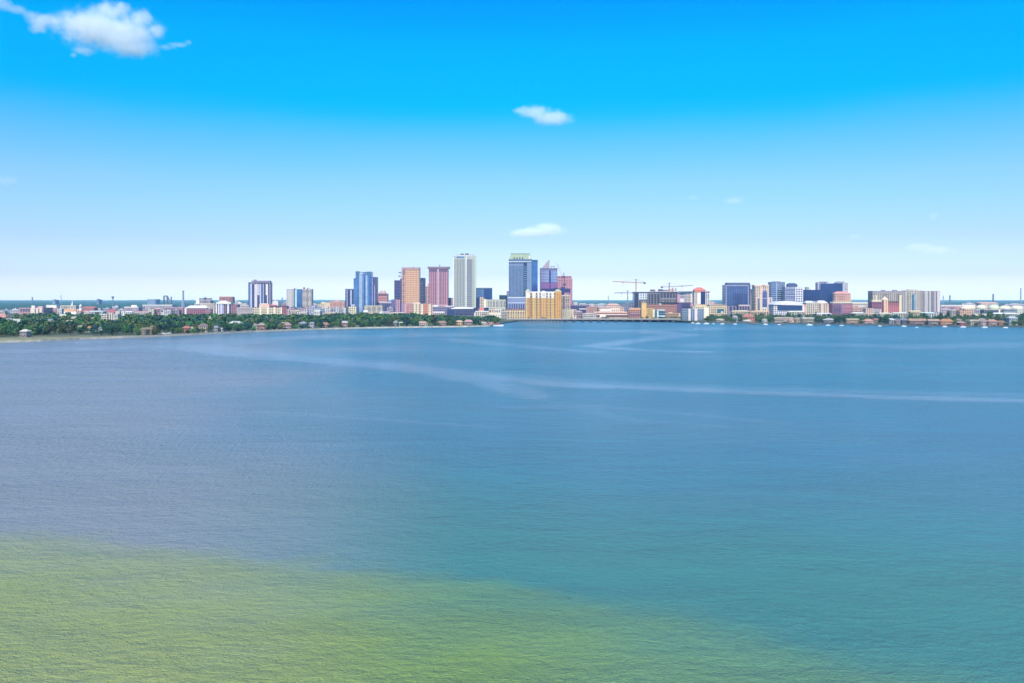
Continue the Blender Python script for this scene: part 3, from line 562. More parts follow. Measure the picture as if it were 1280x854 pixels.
# ------------------------------------------------------------------ centre
t = Thing('white_condo_tower', 'tallest white cream condominium tower ringed by balcony bands', 'tower', 566.6, 594.6, 2520)
t.wall(320.2, paint('dcdacb', grid=(1.1, 3.3, .02), k=.54), 32); t.wall(318.4, paint('efe9dc'), 20, 569.6, 592.4, -3, name='crown'); t.rows(566.8, 582, 324, 384, 24, paint('8f8f8a'), .34, 'balcony_band'); t.rows(583.4, 590, 324, 384, 24, paint('76798a'), .62, 'balcony_band', .6); t.rows(590.4, 594.4, 324, 384, 24, paint('a5b096'), .34, 'balcony_band')
t.cols(570.4, 580.6, 324, 384, 3, paint('8a8c92'), .3, 'window_strip', .25); t.part('blue_lantern', 570.8, 580.2, 320.6, 322.4, glass('5d93bb'), .4, .8); t.part('corner_rib', 582, 583.2, 321, 384, WH, .3, 1.1); t.part('corner_rib', 593.6, 594.8, 321.6, 384, paint('d6dfc0'), .3, 1.0); t.part('corner_rib', 566.4, 567.4, 321.6, 384, WH, .3, 1.0)
t.unit(575.6, 579.4, 317, 318.8, SHADE); t.unit(581.4, 585.6, 316.8, 318.8, paint('5f5a50')); t.part('base_wall', 567, 594, 384, None, paint('e9dccb'), 30, .8)
t = Thing('glass_podium', 'low dark glass podium with curved white roof below the white tower', 'building', 558, 597, 2330)
t.wall(386.4, glass('3d4f80', .3), 34, 559, 568); t.wall(386, paint('66688a', .4), 34, 568, 592); t.rows(569, 591, 387, 393.6, 4, glass('3f4a70'), .55); t.part('dark_wing', 591.8, 597, 385, 391, NAVY, 20, -2)
prof = [(t.X(563), t.Zz(386.4)), (t.X(592), t.Zz(386.2))] + [(t.X(592 - 29 * k / 10), t.Zz(386.2 - 2.6 * math.sin(math.pi * k / 10) ** .7)) for k in range(1, 10)]
MB().prism(prof, -2, 30).build('curved_roof', WH, t.o)
t = Thing('blue_glass_box', 'blue glass box tower with lighter left half behind the cream blocks', 'tower', 594.8, 615.2, 2720)
t.wall(360.2, glass('4a78ae'), 24, 594.8, 604.6); t.wall(360.4, glass('1f4d8a', .5), 28, 604.8, 615.2); t.rows(595.2, 604.4, 362, 384, 8, glass('6f9bcb'), .5); t.rows(605, 615, 362, 378, 6, glass('24589a', .5), .5); t.part('roof_edge', 594.7, 615.4, 359.8, 360.6, paint('8a9480'), 2, .5); t.part('dark_base', 594.9, 599.6, 372, None, glass('3a4b86'), 2, .6)
t = Thing('cream_twin_block', 'cream block with tall corner tower and grey window columns', 'building', 599, 632.4, 2480)
t.wall(371.2, paint('f2cfae'), 20, 599.4, 604.8, name='corner_tower'); t.wall(374.4, paint('e6ddc2'), 24, 604.8, 632.2); t.cols(609, 632, 376, 384, 7, paint('8d8a84'), .45); t.grid(600, 604.4, 373, 384, 2, 4, paint('a98c7e'), .35, .45); t.part('cream_bay', 604.8, 608, 374, None, paint('f8edc4'), 3, .6)
t = Thing('teal_roof_block', 'dark teal flat roofed block behind the cream window column building', 'building', 624, 634, 2680)
t.wall(369.2, glass('2c5a72', .5), 22); t.part('lid', 623.8, 634.2, 368.8, 369.8, paint('5d7a78'), 22, .4); t.rows(624.4, 633.6, 370, 374, 3, glass('1f4864'), .5); t.part('plant_box', 633.2, 636.4, 363.8, 380, paint('8d86b2'), 10, -4)
t = Thing('cupola_house', 'small civic house with red cupola roof before the blue glass box', 'building', 594, 611, 2280)
t.wall(389.6, paint('f1dbbb'), 16); t.part('cupola_drum', 598.4, 604.6, 387, 389.8, paint('ef9f7c'), 10, -3); t.hip(598, 605, 384.6, 387, paint('db5d58'), 10, .3, .2, 'cupola_roof', 3); t.cols(595, 610, 391, 395, 7, paint('8d7f86'), .4); t.part('pale_roof', 594, 611, 388.9, 389.7, WH, 14, .6); t.part('dark_wing', 604.8, 610.6, 384.6, 389, NAVY, 8, -10)
t = Thing('cream_corner_house', 'cream house with two dark windows right of the red cupola', 'building', 609.4, 626.4, 2320)
t.wall(385.4, paint('f3dcc0'), 18, 609.4, 618.4); t.wall(386.6, paint('eedcca'), 18, 618.6, 626.4); t.grid(610.4, 618, 387, 391, 2, 1, paint('806e66'), .45, .7); t.part('white_base', 606.6, 626, 391.6, None, paint('fbeacb'), 8, 6); t.grid(607, 626, 392.6, 396.4, 9, 1, paint('9a8b80'), .4, .6, 'window', 6.4); t.grid(619, 626, 388, 391, 3, 1, paint('8f7f7c'), .4, .6)
t = Thing('yellow_row_block', 'long low yellow cream block with window rows below the green roofed tower', 'building', 626.4, 664, 2260)
t.wall(387.6, paint('eccf9e'), 24); t.rows(634.4, 663, 389.6, 398, 3, paint('8f6a52'), .42); t.cols(636, 663, 389.2, 398.6, 9, paint('f3d6a0'), .25, 'pier', .6); t.wall(388.6, paint('cfc3b4'), 22, 626.4, 634.2, 1.2); t.grid(627, 634, 390, 398, 3, 3, paint('6f6464'), .45, .5, 'window', 1.6)
t.part('red_terrace', 633, 660, 386.4, 387.8, paint('b56f70'), 8, -5); t.cols(634, 659, 385.6, 387.6, 7, paint('7b4f58'), .45, 'dormer', -4.6)
t = Thing('green_roofed_tower', 'tall grey blue office tower with a pale green mansard roof', 'tower', 635.6, 672.2, 2560)
t.wall(324.2, paint('6d82a2', .4), 34, 636, 664.6); t.wall(325, glass('3572b4', .5), 28, 664.7, 672.2, -5, name='side_wing')
a, b, ia, ib = t.X(636), t.X(665), t.X(638.8), t.X(662.2); z0, z1 = t.Zz(324.2), t.Zz(317.2)
m_ = MB(); m_.v = [(a, 0, z0), (b, 0, z0), (b, 34, z0), (a, 34, z0), (ia, 9, z1), (ib, 9, z1), (ib, 26, z1), (ia, 26, z1)]; m_.f = [(3, 2, 1, 0), (4, 5, 6, 7), (0, 1, 5, 4), (1, 2, 6, 5), (2, 3, 7, 6), (3, 0, 4, 7)]
rf = m_.build('mansard_roof', paint('93a37e', .6), t.o)
t.part('roof_crest', 638.4, 662.6, 316.6, 317.6, paint('8fa284'), 14, -8); t.cols(641, 655, 321.8, 324.4, 4, paint('3c4c66'), .4, 'dormer', .6); t.part('white_lantern', 661, 663, 320.2, 323.6, WH, 4, .2)
t.part('cornice', 635.8, 664.8, 324.4, 326.2, paint('5d7898', .4), 1, .6); t.part('pale_band', 635.9, 664.6, 326.6, 327.6, paint('d6def0', .4), 1, .7); t.part('pale_band', 636, 664.6, 330.8, 332, paint('8f9cc0', .4), 1, .5)
t.part('glass_shaft', 654.6, 658.6, 328, 386, glass('2d466f'), 1, .6); t.rows(654.8, 661.4, 332.6, 372, 15, paint('7189a8', .4), .35, 'spandrel', .9); t.part('glass_front', 636.6, 654.4, 333, 371, glass('5f789c', .35), .4, .5); t.cols(636.8, 654.2, 333, 371, 10, paint('7387a6', .4), .3, 'mullion', .8); t.part('pale_pier', 658.8, 664.4, 329, 386, paint('8093ae', .4), .5, .7)
t.part('pale_band', 634.6, 656.8, 371.4, 372.6, paint('dfe0ea', .5), 3, 1.6); t.part('pale_band', 634.6, 656.8, 378, 379.2, paint('c6cbe4', .5), 3, 1.6); t.part('base_wall', 634.8, 657, 372.4, None, paint('8a93bb', .4), 3, 1.3); t.cols(636, 656, 380, 387, 7, glass('575c9c'), .5, 'window_column', 1.7)
t.part('crown_band', 664.8, 672.3, 324.8, 327, glass('3b5a72'), 2, -4.5); t.part('lower_glazing', 664.8, 672.2, 356, 371, glass('2a55a0', .5), 2, -4.6)
t = Thing('sail_topped_tower', 'glass office tower crowned by a pale triangular sail', 'tower', 674.8, 697, 2740)
t.wall(335.4, paint('9494c8', .4), 30, 675, 696.8); MB().prism([(t.X(677.2), t.Zz(335.2)), (t.X(687), t.Zz(335.2)), (t.X(687), t.Zz(324.2)), (t.X(685.6), t.Zz(325.4))], 4, 16).build('sail', paint('b9a0a6', .6), t.o)
t.part('top_band', 674.8, 697, 335.2, 337, paint('77739a', .4), 1, .5); t.part('glass_shaft', 686.4, 688.4, 338, 366, glass('39478c'), .3, .6); t.rows(676, 686, 339, 353, 4, glass('9eaad8', .3), .5); t.rows(688.8, 696.6, 339, 353, 4, glass('86a4dc', .3), .6); t.cols(675.2, 681, 338.6, 366, 2, paint('5d5a94', .4), .3, 'glass_strip', .5); t.part('lower_wall', 675, 697, 353, 367, paint('8c4f9c', .5), 1, .4); t.grid(676, 696, 354, 366, 8, 5, paint('b56b9e'), .45, .4, 'window', .8)
t.part('roof_rail', 688.6, 693.6, 332.6, 333.4, paint('a7a0ae'), 2, -6); t.part('roof_post', 689, 689.4, 333, 335.6, MAST, 1, -6); t.part('roof_post', 692.8, 693.2, 333, 335.6, MAST, 1, -6)
t = Thing('pink_brick_tower', 'pink red brick tower right of the sail topped tower', 'tower', 694.6, 715.4, 2840)
t.wall(345.4, paint('d88795'), 34, 697, 714.4); t.part('right_bay', 714.2, 715.6, 348.2, None, paint('b87f92'), 26, -2); t.part('top_rim', 697, 714.6, 345.2, 346.2, paint('b06c7c'), 1, .4); t.rows(697.4, 714, 347.6, 386, 13, paint('c46f86'), .4); t.cols(697.4, 714, 347, 386, 8, paint('e79da0'), .25, 'pier', .5)
t = Thing('dark_deck', 'dark blue steel deck frame in front of the pink brick tower', 'structure', 676, 713.2, 2420)
t.part('deck', 676, 713, 360.8, 365.8, paint('2d2f70', .5), 10); t.part('frame_top', 701, 706.4, 358.8, 361, paint('33356e', .5), 8, -1); t.part('post', 690, 691.4, 365.7, None, paint('383a70', .5), 3); t.part('post', 702.4, 705, 365.7, None, NAVY, 6); t.part('post', 711, 712.2, 365.7, None, paint('383a70', .5), 3); t.part('frame_top', 692.6, 697.6, 359.8, 361, paint('3d3a72', .5), 8, -1)
t = Thing('yellow_condo', 'golden yellow condominium with white top storeys and dark balcony slots', 'building', 657, 702, 2230)
t.wall(364.8, paint('dda050'), 24, 657, 701.6)
for a, b, y, c in ((657.2, 660, 365, 'f3c46e'), (660.4, 662.6, 367, 'e8a24e'), (665.4, 669.4, 366, 'f6be58'), (671.8, 674.2, 366, 'f1b84e'), (676.2, 682.8, 365.6, 'edaa52'), (684.6, 687, 366, 'f3ba4c'), (689, 692.2, 366, 'f4bc58'), (693.8, 701.6, 364.6, 'f0a83c')): t.part('facade_bay', a, b, y, None, paint(c, grid=(4.4, 3.6, .2), glass='5a4030'), 3, 3)
for a, b in ((657.4, 662.4), (665.4, 669.4), (671.8, 674.2), (676.2, 682.8), (684.6, 687), (689, 692.2)): t.part('white_top', a, b, 365.6, 372.6, paint('f5eee2'), 1, 3.4)
for x in (663.9, 670.6, 675.2, 683.7, 688, 693): t.part('balcony_slot', x - .8, x + .8, 368, 398, paint('6a4a3c'), 1, .5)
for x in (663.9, 670.6, 675.2, 683.7, 688, 693): t.grid(x - .9, x + .9, 368, 398, 1, 9, paint('e9c78a'), 1, .3, 'balcony', 1.3)
t.hip(656.6, 663, 361.8, 365, paint('c9c49c'), 22, .5, .3, 'hip_roof'); t.hip(693.4, 702, 361.6, 364.6, paint('c2bf98'), 22, .5, .3, 'hip_roof'); t.hip(676, 683, 363.6, 365.6, paint('efe9dc'), 20, .3, .4, 'hip_roof'); t.part('roof_screen', 663, 693.4, 364.6, 366.2, paint('f1ebe0'), 3, .7); t.grid(677.6, 681.8, 366.6, 371, 3, 2, paint('6b7a96'), .5, .5, 'window', 3.7)
t.grid(658, 661.6, 374, 397, 2, 8, paint('a06a42'), .3, .4, 'window', 3.2); t.grid(696, 700.6, 367, 396, 2, 10, paint('a8702e'), .3, .4, 'window', 3.2)
t = Thing('beige_balcony_block', 'beige apartment block with stacked balconies right of the golden yellow condominium', 'building', 702, 712.2, 2340)
t.wall(369.4, paint('d9bfa2'), 22); t.part('dark_recess', 703.6, 705.8, 370.4, 397, paint('5f5a66'), .3, .4); t.rows(706, 712, 371, 396, 9, paint('a08474'), .4, 'balcony_band'); t.rows(702.4, 703.4, 371, 396, 9, paint('a08474'), .4, 'balcony_band'); t.part('roof_edge', 702, 712.4, 368.9, 369.7, paint('efe4d2'), 3, .5)
t = Thing('cream_low_flats', 'low cream flats with brown slots at the waterside right of the beige balcony block', 'building', 703, 720.6, 2240)
t.wall(386.4, paint('f0dfb4'), 16, 708, 716); t.wall(387.4, paint('e2d2b8'), 14, 703, 707.8); t.wall(386.6, paint('eec9b8'), 16, 716.2, 720.6); t.cols(703.4, 707.6, 389, 397, 2, paint('8a7060'), .4); t.cols(708.4, 715.8, 388.4, 397, 3, paint('a8825a'), .3); t.cols(716.4, 720.4, 388, 394, 2, paint('86626a'), .4)
# ------------------------------------------------------------------ right of centre
def lattice(mb, a, b, w, n, t=.8):
    """four chords and diagonals from a to b"""
    a = Vector(a); b = Vector(b); d = (b - a).normalized(); u = Vector((0, 1, 0)); v = d.cross(u).normalized()
    cs = [u * i * w / 2 + v * j * w / 2 for i, j in ((-1, -1), (1, -1), (1, 1), (-1, 1))]
    for c in cs: mb.bar(a + c, b + c, t)
    for k in range(n):
        p, q = a.lerp(b, k / n), a.lerp(b, (k + 1) / n)
        for i in range(4): mb.bar(p + cs[i], q + cs[(i + 1) % 4], t * .6)
    return mb
def crane(label, px, D, ytop, ybase, jl, jr, yj, slope, col, drop=None):
    """hammerhead tower crane: jib from px to jl, counter jib to jr, at row yj"""
    s = D / FPX; z0 = wz(ybase, D); o = empty('tower_crane', (wx(px, D), D, z0), label, 'crane', 'tower cranes over the building site'); Z = lambda y: wz(y, D) - z0; X = lambda x: (x - px) * s
    c = paint(col, .6); dk = paint('50484e', .6)
    lattice(MB(), (0, 0, 0), (0, 0, Z(yj)), 2.4, 14).build('mast', c, o)
    lattice(MB(), (0, 0, Z(yj)), (0, 0, Z(ytop)), 1.6, 3).build('tower_head', dk, o)
    zj = Z(yj); zl = Z(yj - slope * abs(jl - px))
    lattice(MB(), (0, 0, zj), (X(jl), 0, zl), 2.0, 24).build('jib', c, o)
    lattice(MB(), (0, 0, zj), (X(jr), 0, zj - .3), 1.8, 8).build('counter_jib', c, o)
    sg = 1 if jr > px else -1
    MB().box(min(X(jr), X(jr) - sg * 6), max(X(jr), X(jr) - sg * 6), -1.5, 1.5, zj - 3.6, zj + .8).build('counterweight', dk, o)
    MB().box(1.3, 3.6, -3.2, -.8, zj - 3, zj - .4).build('cab', WH, o)
    MB().bar((0, 0, Z(ytop)), (X(jl) * .62, 0, zj + (zl - zj) * .62 + 1), .3).bar((0, 0, Z(ytop)), (X(jr), 0, zj + 1), .3).build('tie_rods', dk, o)
    xt = X(drop if drop else jl) * (1 if drop else .45)
    MB().box(xt - 1.4, xt + 1.4, -1, 1, zj + (zl - zj) * .5 - 2.6, zj + (zl - zj) * .5 - 1).build('trolley', dk, o)
    MB().bar((xt, 0, zj - 2), (xt, 0, zj - 9), .3).box(xt - .6, xt + .6, -.5, .5, zj - 10.5, zj - 9).build('hook', dk, o)
    return o
crane('orange tower crane with the highest and longest jib, left of the unfinished tower', 795, 2480, 349, 376, 766, 807, 353.4, .05, 'cf9350', 778.6)
crane('lower grey tower crane standing left of the tall orange crane', 784.6, 2620, 363, 384, 768, 796, 366.2, 0, '8e8a8c')
crane('yellow grey tower crane above the right end of the unfinished tower', 836.6, 2540, 353.4, 372, 866, 826, 358.6, .06, 'b39a86', 852.4)
# luffing crane on the pink tower
D = 2700; z0 = wz(364, D)
o = empty('luffing_crane', (wx(703.5, D), D, z0), 'pale luffing crane leaning over the pink brick tower', 'crane'); s = D / FPX
lattice(MB(), (0, 0, 0), (0, 0, wz(345.5, D) - z0), 2.2, 9).build('mast', paint('7c6a80', .6), o)
lattice(MB(), (-1, 0, wz(345.6, D) - z0), (-8.0 * s, 0, wz(328.8, D) - z0), 1.8, 12).build('boom', paint('dcc6c0', .6), o)
lattice(MB(), (0, 0, wz(345.6, D) - z0), (1.6 * s, 0, wz(341.4, D) - z0), 1.4, 3).build('a_frame', paint('7c6a80', .6), o)
MB().box(-2, 6, -2, 2, wz(347, D) - z0, wz(345.2, D) - z0).box(3, 6.5, -2, 2, wz(348.4, D) - z0, wz(345.2, D) - z0).build('machine_deck', paint('54495e', .6), o)
MB().bar((1.6 * s, 0, wz(341.4, D) - z0), (-8 * s, 0, wz(329, D) - z0), .3).build('tie_rods', MAST, o)
o = empty('luffing_crane', (wx(705.6, 2560), 2560, wz(361, 2560)), 'dark purple crane mast in front of the pink brick tower', 'crane')
z0 = wz(361, 2560)
lattice(MB(), (0, 0, 0), (0, 0, wz(346.8, 2560) - z0), 1.8, 8, .7).build('mast', paint('5a4670', .6), o)
MB().bar((0, 0, wz(346, 2560) - z0), (.4, 0, wz(341.4, 2560) - z0), .6).build('tower_head', paint('5a4670', .6), o)
MB().box(-5, 4, -1.4, 1.4, wz(357.2, 2560) - z0, wz(354.4, 2560) - z0).build('machine_deck', paint('5a4670', .6), o)

t = Thing('white_roof_works', 'two white roofed sheds on the skyline right of the pink brick tower', 'building', 716, 733, 2900)
t.wall(378, WH, 18, 716.2, 722.2); t.wall(379.2, paint('e4dcec'), 18, 724, 732.6); t.rows(716.6, 722, 380, 383, 1, paint('9a92aa'), .5); t.rows(724.4, 732, 380.6, 383, 1, paint('9a92aa'), .5)
t = Thing('purple_warehouse', 'dark purple flat roofed warehouse with white stripe right of the cream flats', 'building', 714, 735.6, 2460)
t.wall(382, paint('6d5a8a'), 34); t.rows(715, 735, 383.4, 391, 4, glass('4a4680'), .5); t.part('white_stripe', 724, 733, 385.8, 386.8, WH, 1, .5); t.part('brick_end', 732.4, 735.6, 383.4, None, paint('c27d86'), 6, 1)
t = Thing('brick_exhibition_block', 'dusty salmon brick block left of the stepped hall', 'building', 735.8, 748.4, 2500)
t.wall(383, paint('d3a48f'), 30); t.rows(736.4, 748, 385, 391, 3, paint('b5837a'), .35); t.unit(739, 742, 381.6, 383.2, paint('e2c2ae')); t.grid(737, 747.6, 385, 391, 5, 1, paint('98706c'), .2, .8, 'window', .5)
t = Thing('stepped_hall', 'wide salmon and cream stepped exhibition hall on the waterfront', 'building', 747, 786.4, 2330)
t.wall(384.4, paint('e7b79e'), 40, 748, 780); t.wall(381.8, paint('e9c0a6'), 26, 757, 778, -14, name='upper_storey'); t.hip(759, 776, 379.6, 381.8, paint('e8b49c'), 22, .5, .5, 'hip_roof', 14)
t.part('white_front', 750, 763, 386.2, 389.4, paint('f3e2d2'), 2, 2); t.part('white_front', 763, 775, 385.6, 390.4, paint('f1dcc9'), 2, 3); t.grid(764, 774.6, 386.6, 390, 4, 1, paint('9c6a5e'), .4, .7, 'window', 3.4)
t.part('terrace', 742, 786, 389.8, 391, paint('efc8ae'), 4, 6); t.rows(743, 785, 391, 392.6, 1, paint('94584a'), .7, 'window_band', 6.2); t.part('terrace', 742.6, 785.6, 392.6, 394, paint('f0cdb8'), 4, 10); t.rows(744, 785, 394, 396, 1, paint('8d6a62'), .6, 'window_band', 8); t.part('lower_wall', 742.8, 785.8, 392.4, None, paint('d3aa96'), 4, 5.8)
t.part('porch', 749, 757, 395, None, paint('f3e0cd'), 4, 13); t.part('porch_opening', 751, 756, 396.4, None, SHADE, 1, 13.3); t.hip(749, 757, 393.6, 395, paint('f4e6d6'), 5, .4, .5, 'porch_roof', -13)
t = Thing('orange_brick_hall', 'orange brick hall with purple shadowed lower wall left of the golden corner building', 'building', 785.6, 803, 2300)
t.wall(387.4, paint('cf8b6a'), 26); t.hip(786, 803, 385, 387.4, paint('d89a6a'), 26, .3, .7); t.rows(786, 802.6, 391.4, 395.4, 2, paint('8d5380'), .6); t.part('lilac_stripe', 789, 802, 391.4, 392, paint('d9b3c4'), .3, .7)
t = Thing('golden_corner_building', 'golden yellow building with square corner turret on the waterfront', 'building', 802, 817, 2270)
t.wall(385.6, paint('f2bd5a'), 20, 804, 816.6); t.part('turret', 802, 808, 378.8, None, paint('f3bd68'), 10, .8); t.hip(801.6, 808.4, 376.4, 378.8, paint('8f8466'), 10, .4, .3, 'turret_roof', -.8); t.grid(808.6, 816.4, 387, 395.6, 4, 4, paint('b98a4e'), .4, .45); t.grid(803, 807.4, 387, 396, 2, 4, paint('c08a4a'), .35, .4, 'window', 1.2); t.part('pale_strip', 815.6, 818.4, 386.4, None, paint('e9d6ac'), 4, .5)
t = Thing('teal_glass_house', 'small teal glass building with white frame right of the golden corner building', 'building', 817, 831.4, 2280)
t.wall(388, paint('9fb6bc'), 18, 821.4, 831); t.rows(823, 830.6, 389, 394.6, 4, glass('2f6f92'), .6); t.wall(387, paint('86928c'), 16, 817, 821.4); t.rows(817.6, 821, 388.6, 396, 5, glass('4f6f78'), .5); t.part('white_frame', 821.4, 823, 388.8, None, paint('dfeaf0'), 2, .6); t.part('white_canopy', 822, 831, 394.8, 396, paint('e6eef2'), 4, 3); t.part('white_roof', 821, 831.2, 387.2, 388.2, WH, 14, .5)
# unfinished concrete tower: slabs, columns, cladding
t = Thing('unfinished_tower', 'unfinished concrete tower with open floors and dark glazing under the cranes', 'building', 793, 850, 2440)
t.part('roof_slab', 793, 847.6, 365, 366.6, paint('3c3b52', .6), 40, 1); t.part('clad_end', 793, 798, 366.4, 388, glass('3a3f66'), 38, .2)
for k in range(6): t.part('floor_slab', 797.6, 847.4, 368.6 + k * 2.7, 369.2 + k * 2.7, paint('8d837c'), 38)
for x in (798.4, 801.4, 804.4, 807.4, 810.2, 813.4, 817.4, 821, 825, 829, 833, 837, 840.6, 844, 847): t.part('column', x - .35, x + .35, 366.4, 384.4, paint('a89c92'), 3)
for a, b in ((810.6, 817), (817.8, 824.6)): t.part('glazing', a, b, 367, 383.8, glass('2c3a5c'), 30, -2)
t.part('core_wall', 825.4, 846.4, 366.8, 373.6, glass('3b4f90', .3), 26, -4); t.part('core_wall', 826, 847, 374, 384, paint('453a58'), 26, -6); t.grid(826, 844, 372, 378, 6, 2, paint('f0d9c8'), .45, .5, 'panel', -3.6); t.part('core_wall', 798.6, 810, 375, 384.4, paint('3d4288', .5), 26, -3)
t.part('hoist', 846.4, 849.8, 368, 385, paint('cf8ea0'), 5, 2); t.part('lower_slab', 824, 866, 378.6, 380.4, paint('3a2f48', .6), 36, 1.4)
t.unit(813.6, 819.4, 362, 365.4, paint('4b5060')); t.unit(812, 820.4, 364, 365.6, paint('cbb8a8'), 3); t.unit(823.6, 829, 361.6, 365.4, paint('5a5468')); t.unit(829.4, 837, 362.2, 365.4, paint('877a84')); t.unit(837.6, 844, 361, 365.4, paint('e0b9a0')); t.unit(822, 838, 364, 365.8, paint('c9b6b0'), 3)
for a, b, y in ((845.4, 846, 360), (841, 841.6, 359.6)): t.part('scaffold_post', a, b, y, 366, MAST, 1, -6)
t = Thing('orange_podium', 'orange brown podium with pale floor lines under the unfinished tower', 'building', 803, 851, 2380)
t.wall(380.8, paint('c07a5e'), 34, 808, 848); t.rows(811, 847, 382, 393, 6, paint('7c4a5c'), .5); t.rows(811, 847, 381.2, 394, 6, paint('e2ac86'), .16, 'floor_line', .6); t.part('white_patch', 824.4, 827, 379.6, 380.9, WH, 3, -3); t.part('shade_wall', 846, 852, 380, None, paint('6a4a78'), 20, .8)
t = Thing('purple_car_park', 'dark purple storeyed car park right of the orange brown podium', 'building', 846, 867, 2400)
t.wall(378.4, paint('5d4a82'), 30, 848.6, 866.4); t.rows(849, 866, 380, 396, 6, paint('332f62', .5), .5); t.part('pink_end', 863, 866.6, 379, None, paint('d98e9a'), 4, .6)
t = Thing('tan_waterside_block', 'tan flat block behind the low trees right of the teal glass building', 'building', 831.6, 852, 2320)
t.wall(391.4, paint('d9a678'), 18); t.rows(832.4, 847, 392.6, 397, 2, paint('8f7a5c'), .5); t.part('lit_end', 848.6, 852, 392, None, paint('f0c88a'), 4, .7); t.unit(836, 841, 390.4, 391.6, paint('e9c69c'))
t = Thing('pinkish_residences', 'pinkish white striped residences between the site and the red roofed hotel', 'building', 848, 868, 2560)
t.wall(364.8, paint('e2d2cc'), 26); t.cols(848.6, 859, 366, 380, 5, paint('aaa0b4'), .4, 'balcony_strip'); t.cols(859.6, 867.6, 366, 380, 3, paint('c9a97e'), .35, 'balcony_strip'); t.part('cornice', 848, 868, 364.2, 365.2, paint('8f868c'), 3, .5); t.part('white_pier', 863.4, 864.6, 365.4, 381, WH, 1, .6); t.part('white_patch', 850, 855, 373.6, 378, paint('f3e2dd'), .5, .7)
t = Thing('red_roofed_hotel', 'white hotel with broad red hipped roof and one navy glass face', 'building', 867.4, 887.4, 2500)
t.wall(365.6, paint('f1e4d6'), 24, 868, 882); t.wall(365.2, paint('ece2de'), 20, 882, 887.2); t.hip(867.2, 882.6, 359.2, 363, paint('e0765f', .8), 24, .8, .35, 'red_roof'); t.part('red_eaves', 868.4, 882, 362.9, 365.8, paint('dd8268'), 22, .4); t.part('navy_face', 876, 881.6, 364.6, 380.4, glass('1d3570', .4), 1, .8); t.part('dark_cap', 883, 887.4, 364.4, 365.6, paint('5d5a62'), 20, .5); t.cols(868.6, 871.6, 366.6, 380, 2, paint('b9a49c'), .4); t.grid(883, 887, 367, 379, 2, 5, paint('a99a9a'), .4, .45); t.part('white_wall_strip', 872, 875.8, 366, 380, paint('fdf0da'), .3, .5)
t = Thing('cream_waterfront_block', 'long cream yellow block with teal window panels below the hotel', 'building', 864, 908.6, 2300)
t.wall(383.2, paint('f0dcae'), 26, 866, 886); t.wall(381.2, paint('f3d29a'), 26, 886.2, 908.4); t.part('upper_room', 870, 884, 381, 383.4, paint('f1c68e'), 14, -6); t.rows(889, 907.6, 383.6, 385, 1, paint('9a8a72'), .5); t.part('glass_panel', 896.4, 905, 386.2, 391.6, glass('4d7f92'), .4, .5); t.grid(889, 896, 386.4, 391.6, 3, 2, paint('7d8698'), .6, .55); t.grid(905.6, 908, 385, 391, 1, 3, paint('8c7a66'), .5, .5); t.part('white_patch', 901, 904, 389.6, 391, WH, .3, .9); t.part('cream_bay', 880.4, 886, 384.6, None, paint('f8ebcb'), 4, 1)
t = Thing('balcony_flats', 'grey blue balcony flats with two white piers on the right waterfront', 'building', 852.4, 880, 2080)
t.wall(386.2, paint('93a3b4'), 20); t.cols(853, 860, 387.4, 400, 3, glass('6384a0'), .5, 'glass_strip'); t.cols(863.6, 868, 387.4, 400, 2, glass('56627e'), .6, 'glass_strip'); t.cols(872.4, 879.6, 387.4, 400, 3, glass('5d6f98'), .55, 'glass_strip'); t.part('white_pier', 860.4, 863, 386, None, paint('efdcd2'), 3, 1); t.part('white_pier', 868.4, 871.6, 386, None, paint('eed8d8'), 3, 1); t.rows(853, 879.6, 388, 400, 5, paint('b9c4cc'), .18, 'balcony_band', .6)
t = Thing('rose_annex', 'dusty pink annex between the red roofed hotel and the big blue glass building', 'building', 888, 906, 2750)
t.wall(380, paint('d7c1b4', grid=(4, 3.6, .35)), 24); t.part('rose_end', 887.4, 891.6, 376.6, None, paint('d8a7a0'), 12, 1); t.grid(893, 905, 378, 380, 5, 1, SHADE, .4, .5, 'roof_unit', -3)
# ------------------------------------------------------------------ right hand towers
t = Thing('blue_curtain_wall_block', 'broad blue glass office block with pale frame and dark roof cap', 'tower', 906.4, 937.8, 2420)
t.wall(356.2, paint('a3a3cc', .4), 36, 906.6, 937.6); t.part('roof_cap', 909.4, 937.8, 353.4, 356.4, paint('5d6880', .5), 30, -3); t.part('glass_front', 908.4, 934.6, 358, 388, glass('3f578e', .4), 1, .6); t.cols(908.6, 934.4, 358.2, 381, 12, glass('5a74a6', .4), .4, 'glass_strip', .8); t.cols(916, 934, 367, 381, 7, glass('30497c', .4), .6, 'glass_strip', 1.0); t.part('dark_edge', 936.2, 938, 355.6, 382, paint('3e4a6e', .5), 3, .8)
t.part('base_wall', 909, 937.6, 382.6, None, paint('8f8096'), 3, 1.6); t.part('arch_frame', 922.6, 937, 381, 382.6, paint('dcc0bc'), 3, 2); t.cols(911, 920, 383.4, 389, 2, paint('3a2c50', .5), .6, 'arch', 2); t.cols(924, 937, 383.2, 387.6, 4, paint('4a2c48', .5), .55, 'arch', 2); t.part('dark_door', 920.4, 923, 381, None, paint('222848', .4), 1, 2.1)
t = Thing('teal_glass_annex', 'beige annex with teal glass face between the blue block and the arched tower', 'building', 937.4, 947, 2480)
t.wall(361.4, paint('d2b9ac'), 24); t.part('glass_face', 939.4, 944.8, 365, 384, glass('86a6b0', .3), .5, .5); t.part('pier', 944.8, 946.6, 363, None, paint('b9a08c'), 2, .6); t.cols(937.6, 939.2, 363, 388, 1, paint('a7a2b8'), .5)
t = Thing('arched_tower', 'cream postmodern tower with one tall blue arched window', 'tower', 942, 965.4, 2440)
